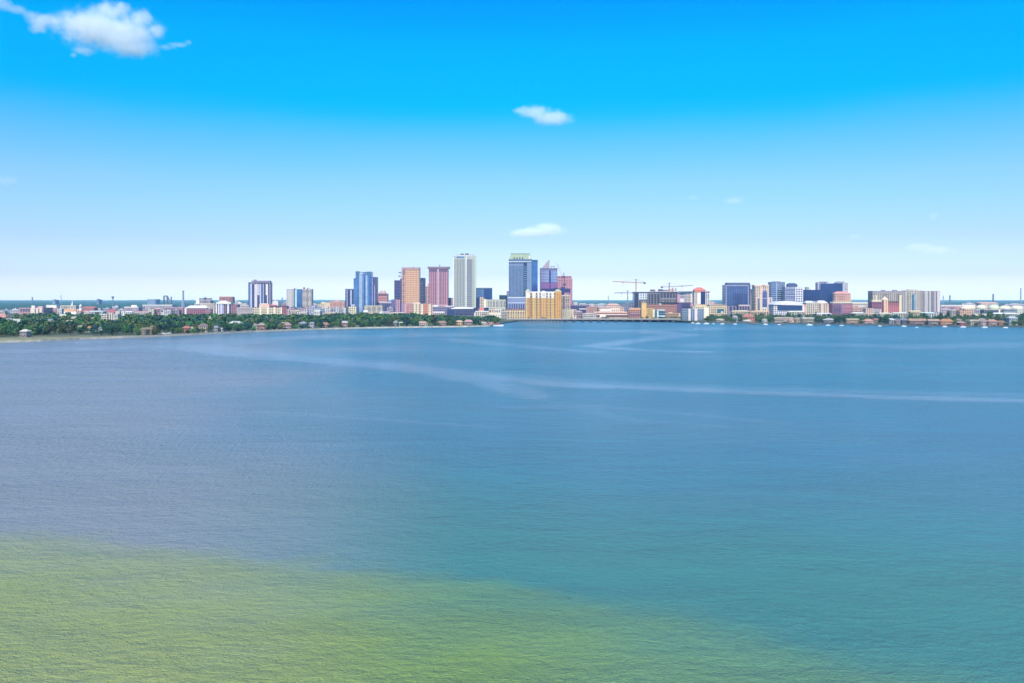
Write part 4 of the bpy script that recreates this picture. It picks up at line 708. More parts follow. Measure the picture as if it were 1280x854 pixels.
t.wall(358.2, paint('f0d3b8'), 30, 943.6, 961); t.part('cap', 943, 961.4, 356.2, 358.4, paint('f4c9a4'), 28, .8); t.part('shoulder', 946, 950, 372, None, paint('ddc9ba'), 4, 3); t.part('shoulder', 961, 965.4, 372, None, paint('e6d3c6'), 22, .5); t.part('shoulder_glass', 946.6, 949.4, 373, 388, glass('8f8a94'), .3, 3.3); t.part('shoulder_glass', 962, 964, 373, 388, glass('a99aa0'), .3, .9)
a, b = t.X(953), t.X(958.6); r_ = (b - a) / 2; zc = t.Zz(366.4)
MB().prism([(a, t.Zz(384.4)), (b, t.Zz(384.4))] + [((a + b) / 2 + r_ * math.cos(math.pi * k / 10), zc + r_ * math.sin(math.pi * k / 10)) for k in range(11)], -.8, .2).build('arched_window', glass('5667a6', .4), t.o)
t.part('pale_pier', 950.6, 952.4, 359, None, paint('f3cdb4'), 1, .7); t.part('pale_pier', 959.2, 960.8, 359, None, paint('f5c8b0'), 1, .7); t.cols(944, 950, 359.6, 371.6, 3, paint('bfa08e'), .3, 'window_strip'); t.part('white_sill', 953, 958.6, 384.4, 386, WH, .4, 1); t.part('roof_slot', 952.6, 956.6, 356.8, 358, paint('a87c66'), .3, 1); t.part('pale_band', 953, 958.6, 372.6, 373.2, paint('c9cbe8'), .3, 1.1)
t = Thing('teal_banded_tower', 'blue glass tower with pale floor lines right of the cream arched tower', 'tower', 963.6, 981.4, 2500)
t.wall(352.4, paint('8a97b6', .4), 30, 963.8, 981.2); t.part('glass_face', 964.2, 970, 354, 378, glass('4f76b0'), .3, .4); t.part('glass_face', 971.4, 980.6, 362, 378, glass('356b92'), .3, .4); t.part('glass_face', 971.4, 980.6, 354.6, 361, glass('7f8fb6'), .3, .4); t.rows(964, 981, 354, 378, 10, paint('aab6cc', .4), .22, 'floor_line', .7); t.part('mullion', 970, 971.2, 353, 378, paint('a9b2c4'), 1, .8); t.cols(965, 975, 351.6, 353, 5, paint('4a5468'), .5, 'crown_post', .5)
t = Thing('white_grid_office', 'grey banded office with dark rooftop room and white gridded corner', 'building', 981.4, 1003.8, 2460)
t.wall(358.8, paint('b8b6d2', .5), 28); t.part('roof_room', 985, 997.4, 355.6, 359, paint('4c5a80', .5), 16, -4); t.hip(985, 997.4, 353.8, 355.6, paint('566386', .5), 16, 0, .6, 'roof_room_top', 4); t.rows(981.8, 993.6, 361, 378, 6, glass('7787b0'), .5); t.part('white_frame', 994, 1003.8, 359.2, 379, paint('f0e6f0'), 2, .6); t.grid(994.4, 1003.4, 360.4, 378, 3, 6, paint('352c4c', .4), .62, .55, 'window', .9)
t = Thing('arched_roof_hall', 'low hall with white curved roof and dark blue glass front', 'building', 966, 1005, 2240)
t.wall(380.4, paint('ecdfe2'), 40, 966.4, 1004.6)
prof = [(t.X(966), t.Zz(381)), (t.X(1004.8), t.Zz(382))] + [(t.X(1004.8 - 38.8 * k / 10), t.Zz(382 - .1 * k - 5.2 * math.sin(math.pi * min(1, (k + .6) / 11.2)) ** .55)) for k in range(1, 10)]
MB().prism(prof, -3, 40).build('curved_roof', paint('f1e6ec', .5), t.o); t.part('glass_front', 972, 1002.6, 381.6, 388, glass('27487e', .4), .5, 1); t.part('end_pier', 1002.8, 1004.8, 381, None, paint('fbe8d4'), 3, 2); t.cols(973, 1002, 381.6, 388, 8, glass('31588e', .4), .5, 'glass_strip', 1.3)
t = Thing('navy_glass_wing', 'lower navy glass office wing left of the tallest navy block', 'building', 1003.6, 1033, 2520)
t.wall(362.4, glass('29457a', .45), 28); t.rows(1004, 1032.6, 364, 378, 6, glass('365690', .45), .5); t.cols(1004, 1024, 363, 378, 6, glass('213e7c', .45), .4, 'glass_strip', .5); t.unit(1008, 1012, 358.8, 362.4, paint('9aa098')); t.unit(1014, 1019, 360.8, 362.4, WH)
t = Thing('navy_glass_tower', 'tall navy glass tower with white framed upper corners', 'tower', 1022, 1060.6, 2560)
t.wall(354.4, glass('2a4c86', .45), 30, 1026, 1053); t.wall(353, paint('d9cdd2'), 22, 1022.4, 1034, -3, name='white_frame'); t.wall(353, paint('cfcbd2'), 22, 1046, 1056, -3, name='white_frame'); t.part('glass_panel', 1024.4, 1033.4, 354.6, 376, glass('7390c6'), 1, -2); t.part('glass_panel', 1046.6, 1053.4, 354.8, 372, glass('5a78b8'), 1, -2); t.rows(1032, 1046.4, 356, 378, 8, glass('335792', .45), .5); t.wall(353.4, paint('e9e0da'), 18, 1056.2, 1060.4, -4, name='end_wall'); t.rows(1056.6, 1060, 354.6, 372, 6, paint('9aa0a8'), .4, 'window_band', -3.6); t.part('roof_beam', 1046, 1056, 352.2, 353.2, paint('5d6478'), 8, -3); t.part('roof_beam', 1025, 1036, 352.2, 353.2, paint('6a7088'), 8, -3)
t = Thing('classical_block', 'cream classical block with pale roof and tall window columns', 'building', 1006.4, 1035, 2320)
t.wall(378.6, paint('e8d2bb'), 26, 1008, 1034.6); t.hip(1007.6, 1018.6, 376.2, 378.6, paint('dfe3d8'), 26, .6, .7); t.hip(1021.6, 1035, 375.8, 378.6, paint('eae2da'), 26, .6, .5); t.part('roof_room', 1017, 1023, 376.4, 378.8, paint('a99aa8'), 12, -4); t.cols(1009, 1017.6, 380, 391, 4, paint('87896e'), .4); t.cols(1023.6, 1032, 380, 391, 3, paint('b07c66'), .45); t.part('cream_pier', 1026.6, 1028.2, 379, None, paint('fbe6c6'), 2, .8); t.part('pink_wing', 1004.4, 1008, 380.8, None, paint('ebaeb0'), 16, -3); t.part('pink_wing', 1034.8, 1039.6, 380, None, paint('e7b3b4'), 16, -3); t.grid(1018.4, 1023, 380.6, 391, 3, 4, paint('a58e84'), .4, .45)
t = Thing('pink_domed_court', 'salmon upper court stepping up from a red and purple banded base', 'building', 1040, 1066, 2300)
t.wall(379, paint('a5667c'), 30, 1040, 1065.6); t.wall(366.8, paint('f0bd9e'), 20, 1044.4, 1064.6, -6, name='upper_court'); t.hip(1044.4, 1064.6, 364.4, 366.8, paint('ef9d94'), 20, .4, .6, 'pink_roof', 6); t.cols(1046, 1063.6, 368.6, 376, 7, paint('d68f7c'), .4, 'window_strip', -5.6); t.part('cream_ledge', 1041, 1065.8, 377.2, 379.2, paint('e8d2b2'), 18, .6); t.rows(1041, 1051.6, 380.6, 391, 6, paint('64507e'), .5); t.rows(1053, 1065, 380.6, 391, 6, paint('d97f88'), .5); t.part('corner_strip', 1051.6, 1053, 379, None, paint('8d73b0'), 1, .7); t.hip(1040, 1052, 377.4, 379, paint('cfc6c2'), 20, .3, .5, 'grey_roof')
t = Thing('long_cream_shed', 'long pale cream shed with grey roof right of the salmon court', 'building', 1064, 1094, 2520)
t.wall(379.2, paint('efe0c8'), 30); t.part('white_roof', 1064, 1094, 377.8, 379.4, paint('f2ead8'), 28, .6); t.rows(1066, 1093, 380.4, 381.4, 1, paint('8f8474'), .7); t.rows(1072, 1093, 383, 388, 3, paint('c9b09c'), .4); t.part('rose_front', 1066, 1073, 382, None, paint('e3a9a0'), 6, 2)
t = Thing('condo_slab', 'wide beige condominium slab with dark vertical slots, rightmost tall building', 'building', 1090, 1175.4, 2380)
t.wall(363.8, paint('cbb9a6'), 30, 1090.4, 1132.4); t.wall(363.2, paint('d6c8b4'), 28, 1132.4, 1153, 1); t.wall(363.8, paint('cfc0b8'), 28, 1153, 1175.2)
t.cols(1091, 1126, 365, 390, 12, paint('978a84'), .4, 'balcony_strip'); t.rows(1091, 1131, 363.8, 367, 2, paint('a2929a'), .5, 'attic_band', .4); t.cols(1126.6, 1132.4, 364.4, 390, 2, paint('8c8a96'), .5, 'balcony_strip'); t.cols(1133, 1139, 365, 390, 2, paint('9d927c'), .35, 'balcony_strip', 1.3); t.part('glass_strip', 1139.4, 1142, 368, 390, glass('4f8296'), .4, 1.4); t.part('glass_strip', 1142.6, 1144.6, 367, 390, glass('9fb8d4'), .4, 1.4); t.cols(1145, 1152.6, 365, 390, 3, paint('a98a70'), .35, 'balcony_strip', 1.3)
for a, b, c in ((1153.2, 1155.6, '8a8290'), (1155.8, 1160, 'cdbfb8'), (1160.2, 1161, '7a6a66'), (1161.4, 1164, 'c9bcb4'), (1164.2, 1165.4, '585a70'), (1165.6, 1167.8, '85869a'), (1168, 1170, 'cfb3ab'), (1170.2, 1171.2, '6a5456'), (1171.4, 1175, 'e3d3cd')): t.part('facade_strip', a, b, 364.4, 390, paint(c), .3, .5)
t.rows(1155.8, 1175, 366, 388, 9, paint('a99fa6'), .12, 'floor_line', .7); t.unit(1136, 1148, 361.8, 363.6, paint('cfc2ae')); t.unit(1104, 1108, 362.6, 364, paint('8f8a92')); t.unit(1118, 1123, 362.4, 364, paint('a49aa2'))
t = Thing('red_waterfront_hotel', 'red and magenta brick hotel with cream piers and gabled turrets before the beige slab', 'building', 1089.4, 1126.6, 2240)
t.wall(377, paint('b9607c'), 22, 1090, 1102.4); t.wall(376.6, paint('dd7f78'), 24, 1102.4, 1124); t.part('cream_cornice', 1090, 1102, 375.2, 377.2, paint('f3dcb4'), 10, .5); t.rows(1090.6, 1102, 377.6, 386, 5, paint('84486a'), .4); t.rows(1110, 1123.6, 378.6, 389, 6, paint('c4606a'), .45); t.part('dark_band', 1110, 1124, 376.8, 378, paint('4d5a48'), .3, .5); t.part('cream_pier', 1104.6, 1107, 374.6, None, paint('efc79c'), 4, 1); t.part('cream_pier', 1108, 1110, 375, None, paint('efc49a'), 4, 1); t.part('cream_pier', 1124, 1126.6, 368.6, None, paint('f4d9a4'), 8, 1); t.hip(1103.4, 1110.6, 370.6, 374.8, paint('e9cfae'), 10, .4, .1, 'turret_roof'); t.part('turret', 1091.8, 1092.8, 369, 375.4, paint('f3dfb0'), 2, .3); t.part('turret', 1095, 1096.2, 369, 375.4, paint('f3dfb0'), 2, .3); t.part('dark_joint', 1102.6, 1104.4, 376, None, paint('6a3048'), 1, .6)
t = Thing('peach_low_hotel', 'peach low building with pale arcade left below the magenta brick hotel', 'building', 1081.4, 1102, 2120)
t.wall(385.6, paint('f0c9ae'), 16, 1082, 1092); t.wall(386, paint('e9cdbd'), 16, 1092, 1101.6); t.cols(1093, 1101, 388, 392, 4, paint('8d8f96'), .5); t.grid(1083, 1091, 387, 391.6, 3, 2, paint('c39a88'), .35, .5)
# low roofs between the towers and the shore houses
for x0, x1, y, D, c, lab in ((1116, 1136, 390.6, 2120, 'f1ead0', 'pale flat roof with dark eaves under the red hotel end'), (1138, 1152, 388.4, 2200, 'f4dba0', 'bright cream pavilion roof at the foot of the beige slab'), (1153, 1170, 390.4, 2130, 'e6f0ee', 'pale blue white shed at the foot of the beige slab, right end'), (1100, 1115, 391, 2080, 'efe3c4', 'cream hut roof among the trees below the magenta brick hotel'),
                           (915, 937, 388.2, 2200, 'f0d6a2', 'tan flat roofed gatehouse under the blue glass office block'), (938, 962, 388.6, 2180, 'f2c894', 'long orange tan pavilion under the cream arched tower'), (1066, 1082, 390.6, 2090, 'f1ecd8', 'small pale pavilion under the long cream shed'), (986, 1006, 389, 2150, 'f2ecca', 'low cream pavilion before the curved roof hall'), (1020, 1040, 391.2, 2100, 'efe6e2', 'white low canopy under the cream classical block')):
    t = Thing('pavilion', lab, 'building', x0, x1, D); t.wall(y + 1.2, paint(c, k=.6), 14); t.hip(x0, x1, y, y + 1.2, paint(c), 14, 1, .7); t.cols(x0 + .5, x1 - .5, y + 2.2, y + 6, 6, paint('7c7468'), .45)
# far right works
t = Thing('warehouse', 'long low pinkish warehouse with white roof right of the beige slab', 'warehouse', 1176, 1222, 2700)
t.wall(382.4, paint('d9b7b4'), 40); t.part('white_roof', 1176, 1220, 381.4, 382.6, paint('efe2dc'), 36, .6); t.cols(1178, 1196, 384, 387.4, 9, paint('8a6f80'), .5); t.part('brick_end', 1196, 1202, 384.4, None, paint('d48a86'), 3, 1); t.hip(1199, 1219, 382.4, 385, paint('f0d3ae'), 14, .5, .5, 'tan_roof', -14); t.part('tan_wing', 1199, 1219, 385, None, paint('efcfb0'), 13.5, 14)
t = Thing('peach_block', 'peach coloured block with window rows behind the right shore trees', 'building', 1199.6, 1217, 2250)
t.wall(388.2, paint('f0bd92'), 20); t.wall(386, paint('f3c8a0'), 14, 1206.4, 1217, -3, name='upper_storey'); t.grid(1200.6, 1211, 389.8, 394, 6, 2, paint('b98668'), .4, .45); t.grid(1211.6, 1216.6, 388, 394, 2, 2, paint('c99468'), .4, .45); t.hip(1206.4, 1217, 384.8, 386, paint('efd6ae'), 12, .5, .5, 'hip_roof', 3)
t = Thing('warehouse', 'salmon roofed warehouse behind the domed tanks', 'warehouse', 1226, 1248.4, 3100)
t.wall(379.2, paint('f0c9b4'), 40); t.hip(1226, 1248.4, 377.8, 379.2, paint('eab6a0'), 40, .5, .85); t.cols(1228, 1247, 380, 382, 8, paint('b99a90'), .4)
def tank(label, x0, x1, ytop, yeave, D, c):
    s = D / FPX; r = (x1 - x0) / 2 * s
    o = empty('storage_tank', (wx((x0 + x1) / 2, D), D + r, GZ), label, 'tank', 'domed storage tanks')
    h = wz(yeave, D) - GZ; hd = wz(ytop, D) - GZ - h
    MB().lathe([(r, 0), (r, h)], 32).build('shell', paint('cfc8b2', grid=(9, 99, .02)), o)
    MB().lathe([(r + .5, h + .003), (r + .5, h + .4)] + [(r * math.cos(a * math.pi / 20), h + .4 + hd * math.sin(a * math.pi / 20)) for a in range(0, 10)], 32).build('dome', paint(c, .6), o)
    MB().box(-r - 1.4, -r + .2, -1.2, 1.2, 0, h).build('stair', MAST, o)
    return o
tank('leftmost pale green domed tank beside the warehouse', 1223.6, 1237, 381.2, 385.4, 2600, 'e6ddba')
tank('green cream domed tank, the second from the warehouse', 1239.4, 1252.6, 381, 385.8, 2560, 'd6e0b4')
tank('cream domed tank before the last at the picture edge', 1253, 1267, 382.2, 386.2, 2540, 'efe3b8')
tank('cream domed tank at the right picture edge', 1268, 1283, 382, 386, 2540, 'f0dcc0')
t = Thing('dark_pipe_works', 'dark works building with white portal under the domed tanks', 'building', 1230, 1254, 2400)
t.wall(387, paint('6f7a80'), 20); t.rows(1231, 1253, 388, 392, 2, paint('4a525c'), .5); t.part('white_portal', 1248.2, 1250.2, 386.6, None, paint('f3e3cc'), 3, 1); t.rows(1231, 1253, 386.8, 387.6, 1, paint('d7cbb0'), .8)
t = Thing('white_roof_shed', 'long bright white roofed shed below the right hand tanks', 'building', 1243, 1272.4, 2180)
t.wall(392.2, paint('cfcac4'), 18); t.hip(1243, 1272.4, 391, 392.3, paint('fbf8f0'), 18, .6, .9, 'white_roof'); t.cols(1244, 1271, 393.2, 396, 9, paint('8a8a8c'), .5)
t = Thing('cream_low_shed', 'cream low shed between the peach block and the tanks', 'building', 1218.4, 1233, 2160)
t.wall(393.2, paint('f1dcc0'), 16); t.part('flat_roof', 1218, 1233.4, 392.4, 393.4, paint('f4e6cc'), 16, .5); t.cols(1219, 1232, 394.4, 398, 5, paint('b39a88'), .4)
# far skyline pieces
def mast(label, px, ytop, ybase, D, thick=1.2, col='76839a', name='radio_mast'):
    z0 = GZ; o = empty(name, (wx(px, D), D, z0), label, 'mast'); h = wz(ytop, D) - z0
    lattice(MB(), (0, 0, 0), (0, 0, h), thick * 2.2, 16, thick).build('mast', paint(col, .6), o); MB().box(-thick * 2, thick * 2, -thick, thick, h * .93, h * .97).build('antenna', paint(col, .6), o)
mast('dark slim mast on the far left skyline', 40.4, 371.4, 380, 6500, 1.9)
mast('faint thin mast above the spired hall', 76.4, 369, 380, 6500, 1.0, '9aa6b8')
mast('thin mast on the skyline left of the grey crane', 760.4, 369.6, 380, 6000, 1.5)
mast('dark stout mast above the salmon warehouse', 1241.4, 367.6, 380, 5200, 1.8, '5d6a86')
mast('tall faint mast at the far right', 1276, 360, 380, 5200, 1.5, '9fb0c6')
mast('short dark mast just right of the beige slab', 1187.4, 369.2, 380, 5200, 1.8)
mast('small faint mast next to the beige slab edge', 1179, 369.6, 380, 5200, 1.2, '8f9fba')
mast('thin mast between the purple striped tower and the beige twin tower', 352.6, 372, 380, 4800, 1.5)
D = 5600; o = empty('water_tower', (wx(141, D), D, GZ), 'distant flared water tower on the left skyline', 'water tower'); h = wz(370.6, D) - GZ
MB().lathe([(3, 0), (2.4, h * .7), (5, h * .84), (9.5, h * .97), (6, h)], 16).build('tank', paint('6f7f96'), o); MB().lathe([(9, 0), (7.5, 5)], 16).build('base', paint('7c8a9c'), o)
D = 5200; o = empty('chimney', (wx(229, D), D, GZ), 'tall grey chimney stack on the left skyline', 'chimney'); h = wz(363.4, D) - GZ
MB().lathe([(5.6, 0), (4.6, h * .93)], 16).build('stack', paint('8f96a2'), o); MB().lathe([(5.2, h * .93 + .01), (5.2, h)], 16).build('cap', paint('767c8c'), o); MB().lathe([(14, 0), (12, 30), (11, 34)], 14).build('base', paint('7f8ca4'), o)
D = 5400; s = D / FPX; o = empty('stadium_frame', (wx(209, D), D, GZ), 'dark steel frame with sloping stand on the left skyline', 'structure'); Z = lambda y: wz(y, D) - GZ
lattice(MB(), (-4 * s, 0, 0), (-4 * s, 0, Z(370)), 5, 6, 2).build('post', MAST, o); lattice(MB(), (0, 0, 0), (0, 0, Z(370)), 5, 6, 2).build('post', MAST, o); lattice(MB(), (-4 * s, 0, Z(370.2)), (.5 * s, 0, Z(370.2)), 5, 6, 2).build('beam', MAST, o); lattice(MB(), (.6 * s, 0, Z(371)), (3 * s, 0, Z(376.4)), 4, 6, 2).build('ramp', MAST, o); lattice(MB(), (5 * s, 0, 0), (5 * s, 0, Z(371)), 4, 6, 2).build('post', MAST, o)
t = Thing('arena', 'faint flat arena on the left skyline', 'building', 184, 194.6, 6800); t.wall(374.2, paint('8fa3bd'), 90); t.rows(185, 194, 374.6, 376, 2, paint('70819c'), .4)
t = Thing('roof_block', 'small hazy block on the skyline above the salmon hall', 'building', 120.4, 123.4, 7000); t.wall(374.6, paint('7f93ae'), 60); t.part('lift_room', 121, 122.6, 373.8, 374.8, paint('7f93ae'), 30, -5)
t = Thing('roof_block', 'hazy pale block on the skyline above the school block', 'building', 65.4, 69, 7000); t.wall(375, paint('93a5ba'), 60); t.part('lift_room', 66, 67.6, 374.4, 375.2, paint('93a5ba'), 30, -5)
# ------------------------------------------------------------------ low bridge
D = 2000; s = D / FPX
o = empty('bridge', (wx(742, D), D, 0), 'long low grey bridge on dark piers crossing the bay mouth', 'bridge')
X = lambda x: (x - 742) * s; Zb = lambda y: wz(y, D)
MB().box(X(633), X(851), 0, 13, Zb(399.9), Zb(399.0)).build('deck', paint('a39c96', .8, k=.6), o)
MB().box(X(633), X(851), -.4, -.003, Zb(399.2), Zb(398.4)).build('railing', paint('cdbfae', .8, k=.7), o); MB().box(X(633), X(851), 13.003, 13.4, Zb(399.2), Zb(398.4)).build('railing', paint('cdbfae', .8, k=.7), o)
me1 = MB().box(-3.6, 3.6, 1, 12, -2, Zb(399.95)).mesh('pier', paint('40435a', .8, k=.5)); me2 = MB().box(-.9, .9, 1, 12, -2, Zb(399.95)).mesh('pile', paint('5d564c', .8, k=.5))
for k in range(13): link('pier', me1, o, (X(707 + k * 10.55), 0, 0))
for k in range(14): link('pile', me2, o, (X(643 + k * 4.4), 0, 0))
# ------------------------------------------------------------------ low infill between the bigger blocks
for x0, x1, y, D, c, roof, lab in (
    (-6, 6, 389, 3000, 'c9b7b4', None, 'grey pink low block at the very left edge of the city'), (2, 12, 386.8, 3300, '9fb0bd', None, 'blue grey low shed at the left city edge'), (13, 23, 387.6, 3100, 'ddd3d0', 'b7b4c0', 'pale low block just left of the pink brick block'),
    (16, 20, 385.8, 3350, 'ece6e0', None, 'tiny white block on the tree line left of the pink brick block'), (95, 101, 389.6, 2700, 'efd0bd', 'd98b78', 'peach low house row between the spired hall and the church'), (117, 126, 386.4, 3100, 'd8c3c0', None, 'pale rose low block right of the salmon red hall'),
    (128, 137, 385.4, 3250, 'b9abb8', None, 'lilac grey low block behind the cream flats'), (138, 146, 385.9, 3200, 'c59a9f', None, 'dusty rose low block right behind the cream flats'), (147, 156, 386.8, 3150, 'cdbbbd', None, 'greyish rose block left of the arched lilac building'), (140, 148, 383, 3500, 'dcd6da', None, 'pale distant shed above the cream flats'),
    (155, 165, 390.2, 2600, 'efe5da', 'f5efe6', 'low white roof at the tree edge under the arched lilac building'), (166, 186, 390.4, 2560, 'e3d3c6', 'd9a08c', 'long pale house row with rosy roof under the plain lilac block'), (205, 214, 388.2, 2640, 'e8dcd6', None, 'pale small block in front of the terrace row, left end'), (215, 224, 387.4, 2740, 'b78f9c', None, 'mauve small block in front of the terrace row'),
    (228, 233, 384.6, 2900, 'cfa0a0', None, 'rose stair block left of the deep red hall'), (258, 264, 386.4, 2580, 'c98a8c', None, 'small brick block at the right end of the deep red hall'), (262, 270, 383.4, 2900, 'ead9c6', None, 'cream block tucked behind the canopy columns'), (288, 297, 382.2, 2800, 'c9888a', None, 'brick block between the canopy and the long cream building'),
    (290, 300, 376.8, 3300, 'e3d6c8', None, 'cream distant block right of the striped tower block'), (301, 311, 381.4, 2720, 'ecd9cc', None, 'pale peach block above the left end of the long cream building'), (338, 346, 380.6, 2900, 'e9cfc6', 'b86a6a', 'pink gabled block beside the foot of the purple striped tower'), (352, 360, 378.4, 3000, 'b6a3b4', None, 'lilac block left of the foot of the beige twin tower'),
    (388, 398, 380.2, 3000, 'd6cdd2', None, 'grey white block right of the foot of the beige twin tower'), (392, 400, 388.4, 2400, 'f0e6da', 'f4efe6', 'white low roof before the grey white townhouses'), (362, 372, 389.6, 2380, 'd8c6a8', 'c9b48e', 'tan low roof before the jumbled pink townhouses'), (372, 384, 390.4, 2360, 'ecdcd0', None, 'pale terrace wall before the jumbled pink townhouses'), (404, 424, 391.2, 2360, 'e2ccb0', 'd3b99a', 'long tan garden roof at the tree edge below the townhouses'),
    (484, 492, 384.6, 2500, 'c6b0c4', None, 'lilac low block below the purple blue office'), (478, 490, 390, 2380, 'e9d8cc', None, 'pale low wall building under the purple blue office'), (541, 556, 391, 2330, 'e6c9bd', 'efe3d8', 'rosy low block at the tree edge under the pink tower'), (488, 506, 391.4, 2360, 'e8d2c0', 'dcc0a8', 'long cream low roof at the tree edge under the dark purple tower'),
    (715, 728, 389.6, 2300, 'b98f96', 'd6c0c0', 'mauve low block under the purple warehouse'), (728, 746, 392, 2270, 'e3cfc0', None, 'pale low block at the waterside left of the stepped hall'), (748, 758, 379.8, 3000, 'eee3e2', None, 'white distant block above the brick exhibition block'), (776, 794, 379.4, 2900, '8d93b4', None, 'blue grey distant block left of the unfinished tower'), (733, 748, 380.6, 3050, 'cfc3cc', None, 'grey lilac distant block right of the white sheds'),
    (888, 897, 378.6, 3000, 'cbbcb8', None, 'grey distant block right of the red roofed hotel'), (1066, 1078, 385.4, 2300, 'e9b9a4', 'dc9a84', 'salmon low block right of the banded red base'), (1072, 1084, 383.2, 2420, 'efdccb', None, 'cream block below the long cream shed'), (1176, 1190, 386.6, 2450, 'd9c0c0', None, 'rose grey works building right of the foot of the beige slab'), (1188, 1200, 388, 2380, 'c7b2a4', None, 'tan works building left of the peach block'),
    (1217, 1228, 387.6, 2420, 'b7b0b4', None, 'grey works building right of the peach block'), (1254, 1272, 386.6, 2400, '9aa3a8', None, 'grey pump house below the right hand tanks'), (1203, 1224, 379.4, 3300, 'e6d6cc', None, 'long pale distant shed above the pinkish warehouse'), (1256, 1284, 380, 3300, 'd6ccd0', None, 'long grey distant shed behind the right hand tanks')):
    t = Thing('low_rise', lab, 'building', x0, x1, D, R(-6, 6)); t.wall(y, paint(c), 18)
    if roof: t.hip(x0, x1, y - 1.1, y, paint(roof), 18, .5, .6, 'pitched_roof')
    else: t.unit(x0 + (x1 - x0) * R(.2, .4), x0 + (x1 - x0) * R(.55, .8), y - R(.5, 1.1), y, paint('cfc6c4'))
    n = max(2, round((x1 - x0) / 2)); t.grid(x0 + .4, x1 - .4, y + .9, y + 5, n, 2, paint('5d5a68', .4), .45, .45)
# ------------------------------------------------------------------ houses along the shores
_rows = [(q[0], q[1]) for q in coast_px if q[0] not in (624, 628, 634)]
def coast_D(px):
    for (a, ya), (b, yb) in zip(_rows, _rows[1:]):
        if a <= px <= b: return dist_water(ya + (yb - ya) * (px - a) / (b - a))
SITES = []     # house plots, kept free of trunks
CLEAR = []      # (x0, x1, lowest visible row, D): trees nearer than D must not cover this
LANDMARKS = []  # (px, short phrase) used to tell neighbouring trees apart
def house(short, label, x0, x1, yr, ye, yb, wc, rcol, roof='hip', cols=4, storeys=2, dep=13, clear=None, ridge=.5, lm=True, group=None):
    D = max(dist_land(yb), coast_D((x0 + x1) / 2) + 15); kw = R(.5, .72); t = Thing('house', label, 'house', x0, x1, D, R(-9, 9), group)
    s = MB().box(t.X(x0), t.X(x1), 0, dep, -.4, t.Zz(ye)); s.build('wall', paint(wc, k=round(kw, 2)), t.o)
    if roof == 'hip': r = t.hip(x0, x1, yr, ye, paint(rcol, .85, k=round(kw - .02, 2), stain=.3), dep, .7, ridge)
    elif roof == 'gable': r = t.gable(x0, x1, yr, ye, paint(rcol, .85, k=round(kw - .02, 2), stain=.3), dep, .6)
    else: r = t.part('roof', x0 - .3, x1 + .3, yr, ye, paint(rcol, .85, k=round(kw - .02, 2), stain=.3), dep + .8, .8)
    h = t.Zz(ye); win = paint('4a4a58', .3); n = max(2, cols)
    me = None; W_ = t.X(x1) - t.X(x0); ww, hh = min(1.6, W_ / n * .3), min(1.2, h / storeys * .32); me = MB().box(-ww, ww, -.12, .1, -hh, hh).mesh('window', win)
    for j in range(storeys):
        for i in range(n):
            if j == 0 and i == n // 2: continue
            link('window', me, t.o, (t.X(x0) + (i + .5) * W_ / n, 0, h * (j + .55) / storeys))
    i = n // 2; MB().box(-.7, .7, -.14, .1, 0, min(2.3, h * .8)).build('door', paint('6d4f42'), t.o, (t.X(x0) + (i + .5) * W_ / n, 0, 0))
    if W_ > 12:
        MB().box(-.5, .5, -.5, .5, 0, 2.2).build('chimney', paint('9d7f70'), r, (t.X(x0) + W_ * R(.25, .75), dep * .5, t.Zz(yr) - 1.2 if roof != 'flat' else t.Zz(yr) - .3))
        MB().box(-W_ * .2, W_ * .2, -2.4, -.002, min(2.9, h * .52), min(2.9, h * .52) + .3).box(-W_ * .2, -W_ * .2 + .3, -2.3, -2, 0, min(2.9, h * .52)).box(W_ * .2 - .3, W_ * .2, -2.3, -2, 0, min(2.9, h * .52)).build('porch', paint('efe4d2'), t.o, (t.X(x0) + (i + .5) * W_ / n, 0, 0))
    CLEAR.append((x0 + (x1 - x0) * .36, x1 - (x1 - x0) * .36, ye + ((clear if clear else (ye + yb) / 2 + 1) - ye) * R(.1, .55), D)); SITES.append((x0, x1, D))
    if lm: LANDMARKS.append(((x0 + x1) / 2, short, D))
    return t
H = house
# left shore, from the left picture edge to the point
H('lawn villa', 'grey villa with broad cream roof on the lawn at far left', 24.6, 33, 412, 414.4, 421.6, 'a99a92', 'f4ead2', cols=5, clear=421)
H('salmon roof', 'house with long salmon roof at the left picture edge, deep in the trees', -6, 7.4, 392.2, 396.6, 402, 'd9b4a2', 'e19a86', clear=397, lm=False)
H('white sheds', 'long white flat roofed house among trees near the left edge', 14, 30, 399, 402, 407, 'f2ece0', 'f6f1e6', 'flat', clear=402.6, lm=False)
H('white gable', 'small white gabled cottage between the salmon roof and the long white roof', 7.6, 11, 397.4, 400, 405, 'f1ece4', 'f4efe8', 'gable', 2, clear=400.8, lm=False)
H('pale roof', 'low pale grey roof among dark trees below the pink brick block', 47, 53.4, 398.6, 400, 405, 'cfcabc', 'cdd3c4', 'flat', 3, 1, clear=400.2, lm=False)
H('tall pale house', 'tall thin pale house rising from the trees left of the tan roofs', 60, 63.4, 398.6, 401, 408, 'f1e7da', 'e7ddd0', 'gable', 2, clear=405)
H('upper tan roofs', 'tan roofed house below the cream hall, upper of the two tan ones', 72, 83, 393, 396, 402, 'd6c6a2', 'd9cdb0', clear=396.6, lm=False)
H('tan roof beside', 'tan grey roofed house just right of the upper tan one', 88, 95.6, 395.8, 398.4, 404, 'cbb79c', 'd2c2a4', clear=398.6, lm=False)
H('lower tan roofs', 'wide low tan roofed house in the trees, lower than the other tan roofs', 78, 93.4, 400.4, 403, 409, 'c8b195', 'd6c0a2', clear=403.6)
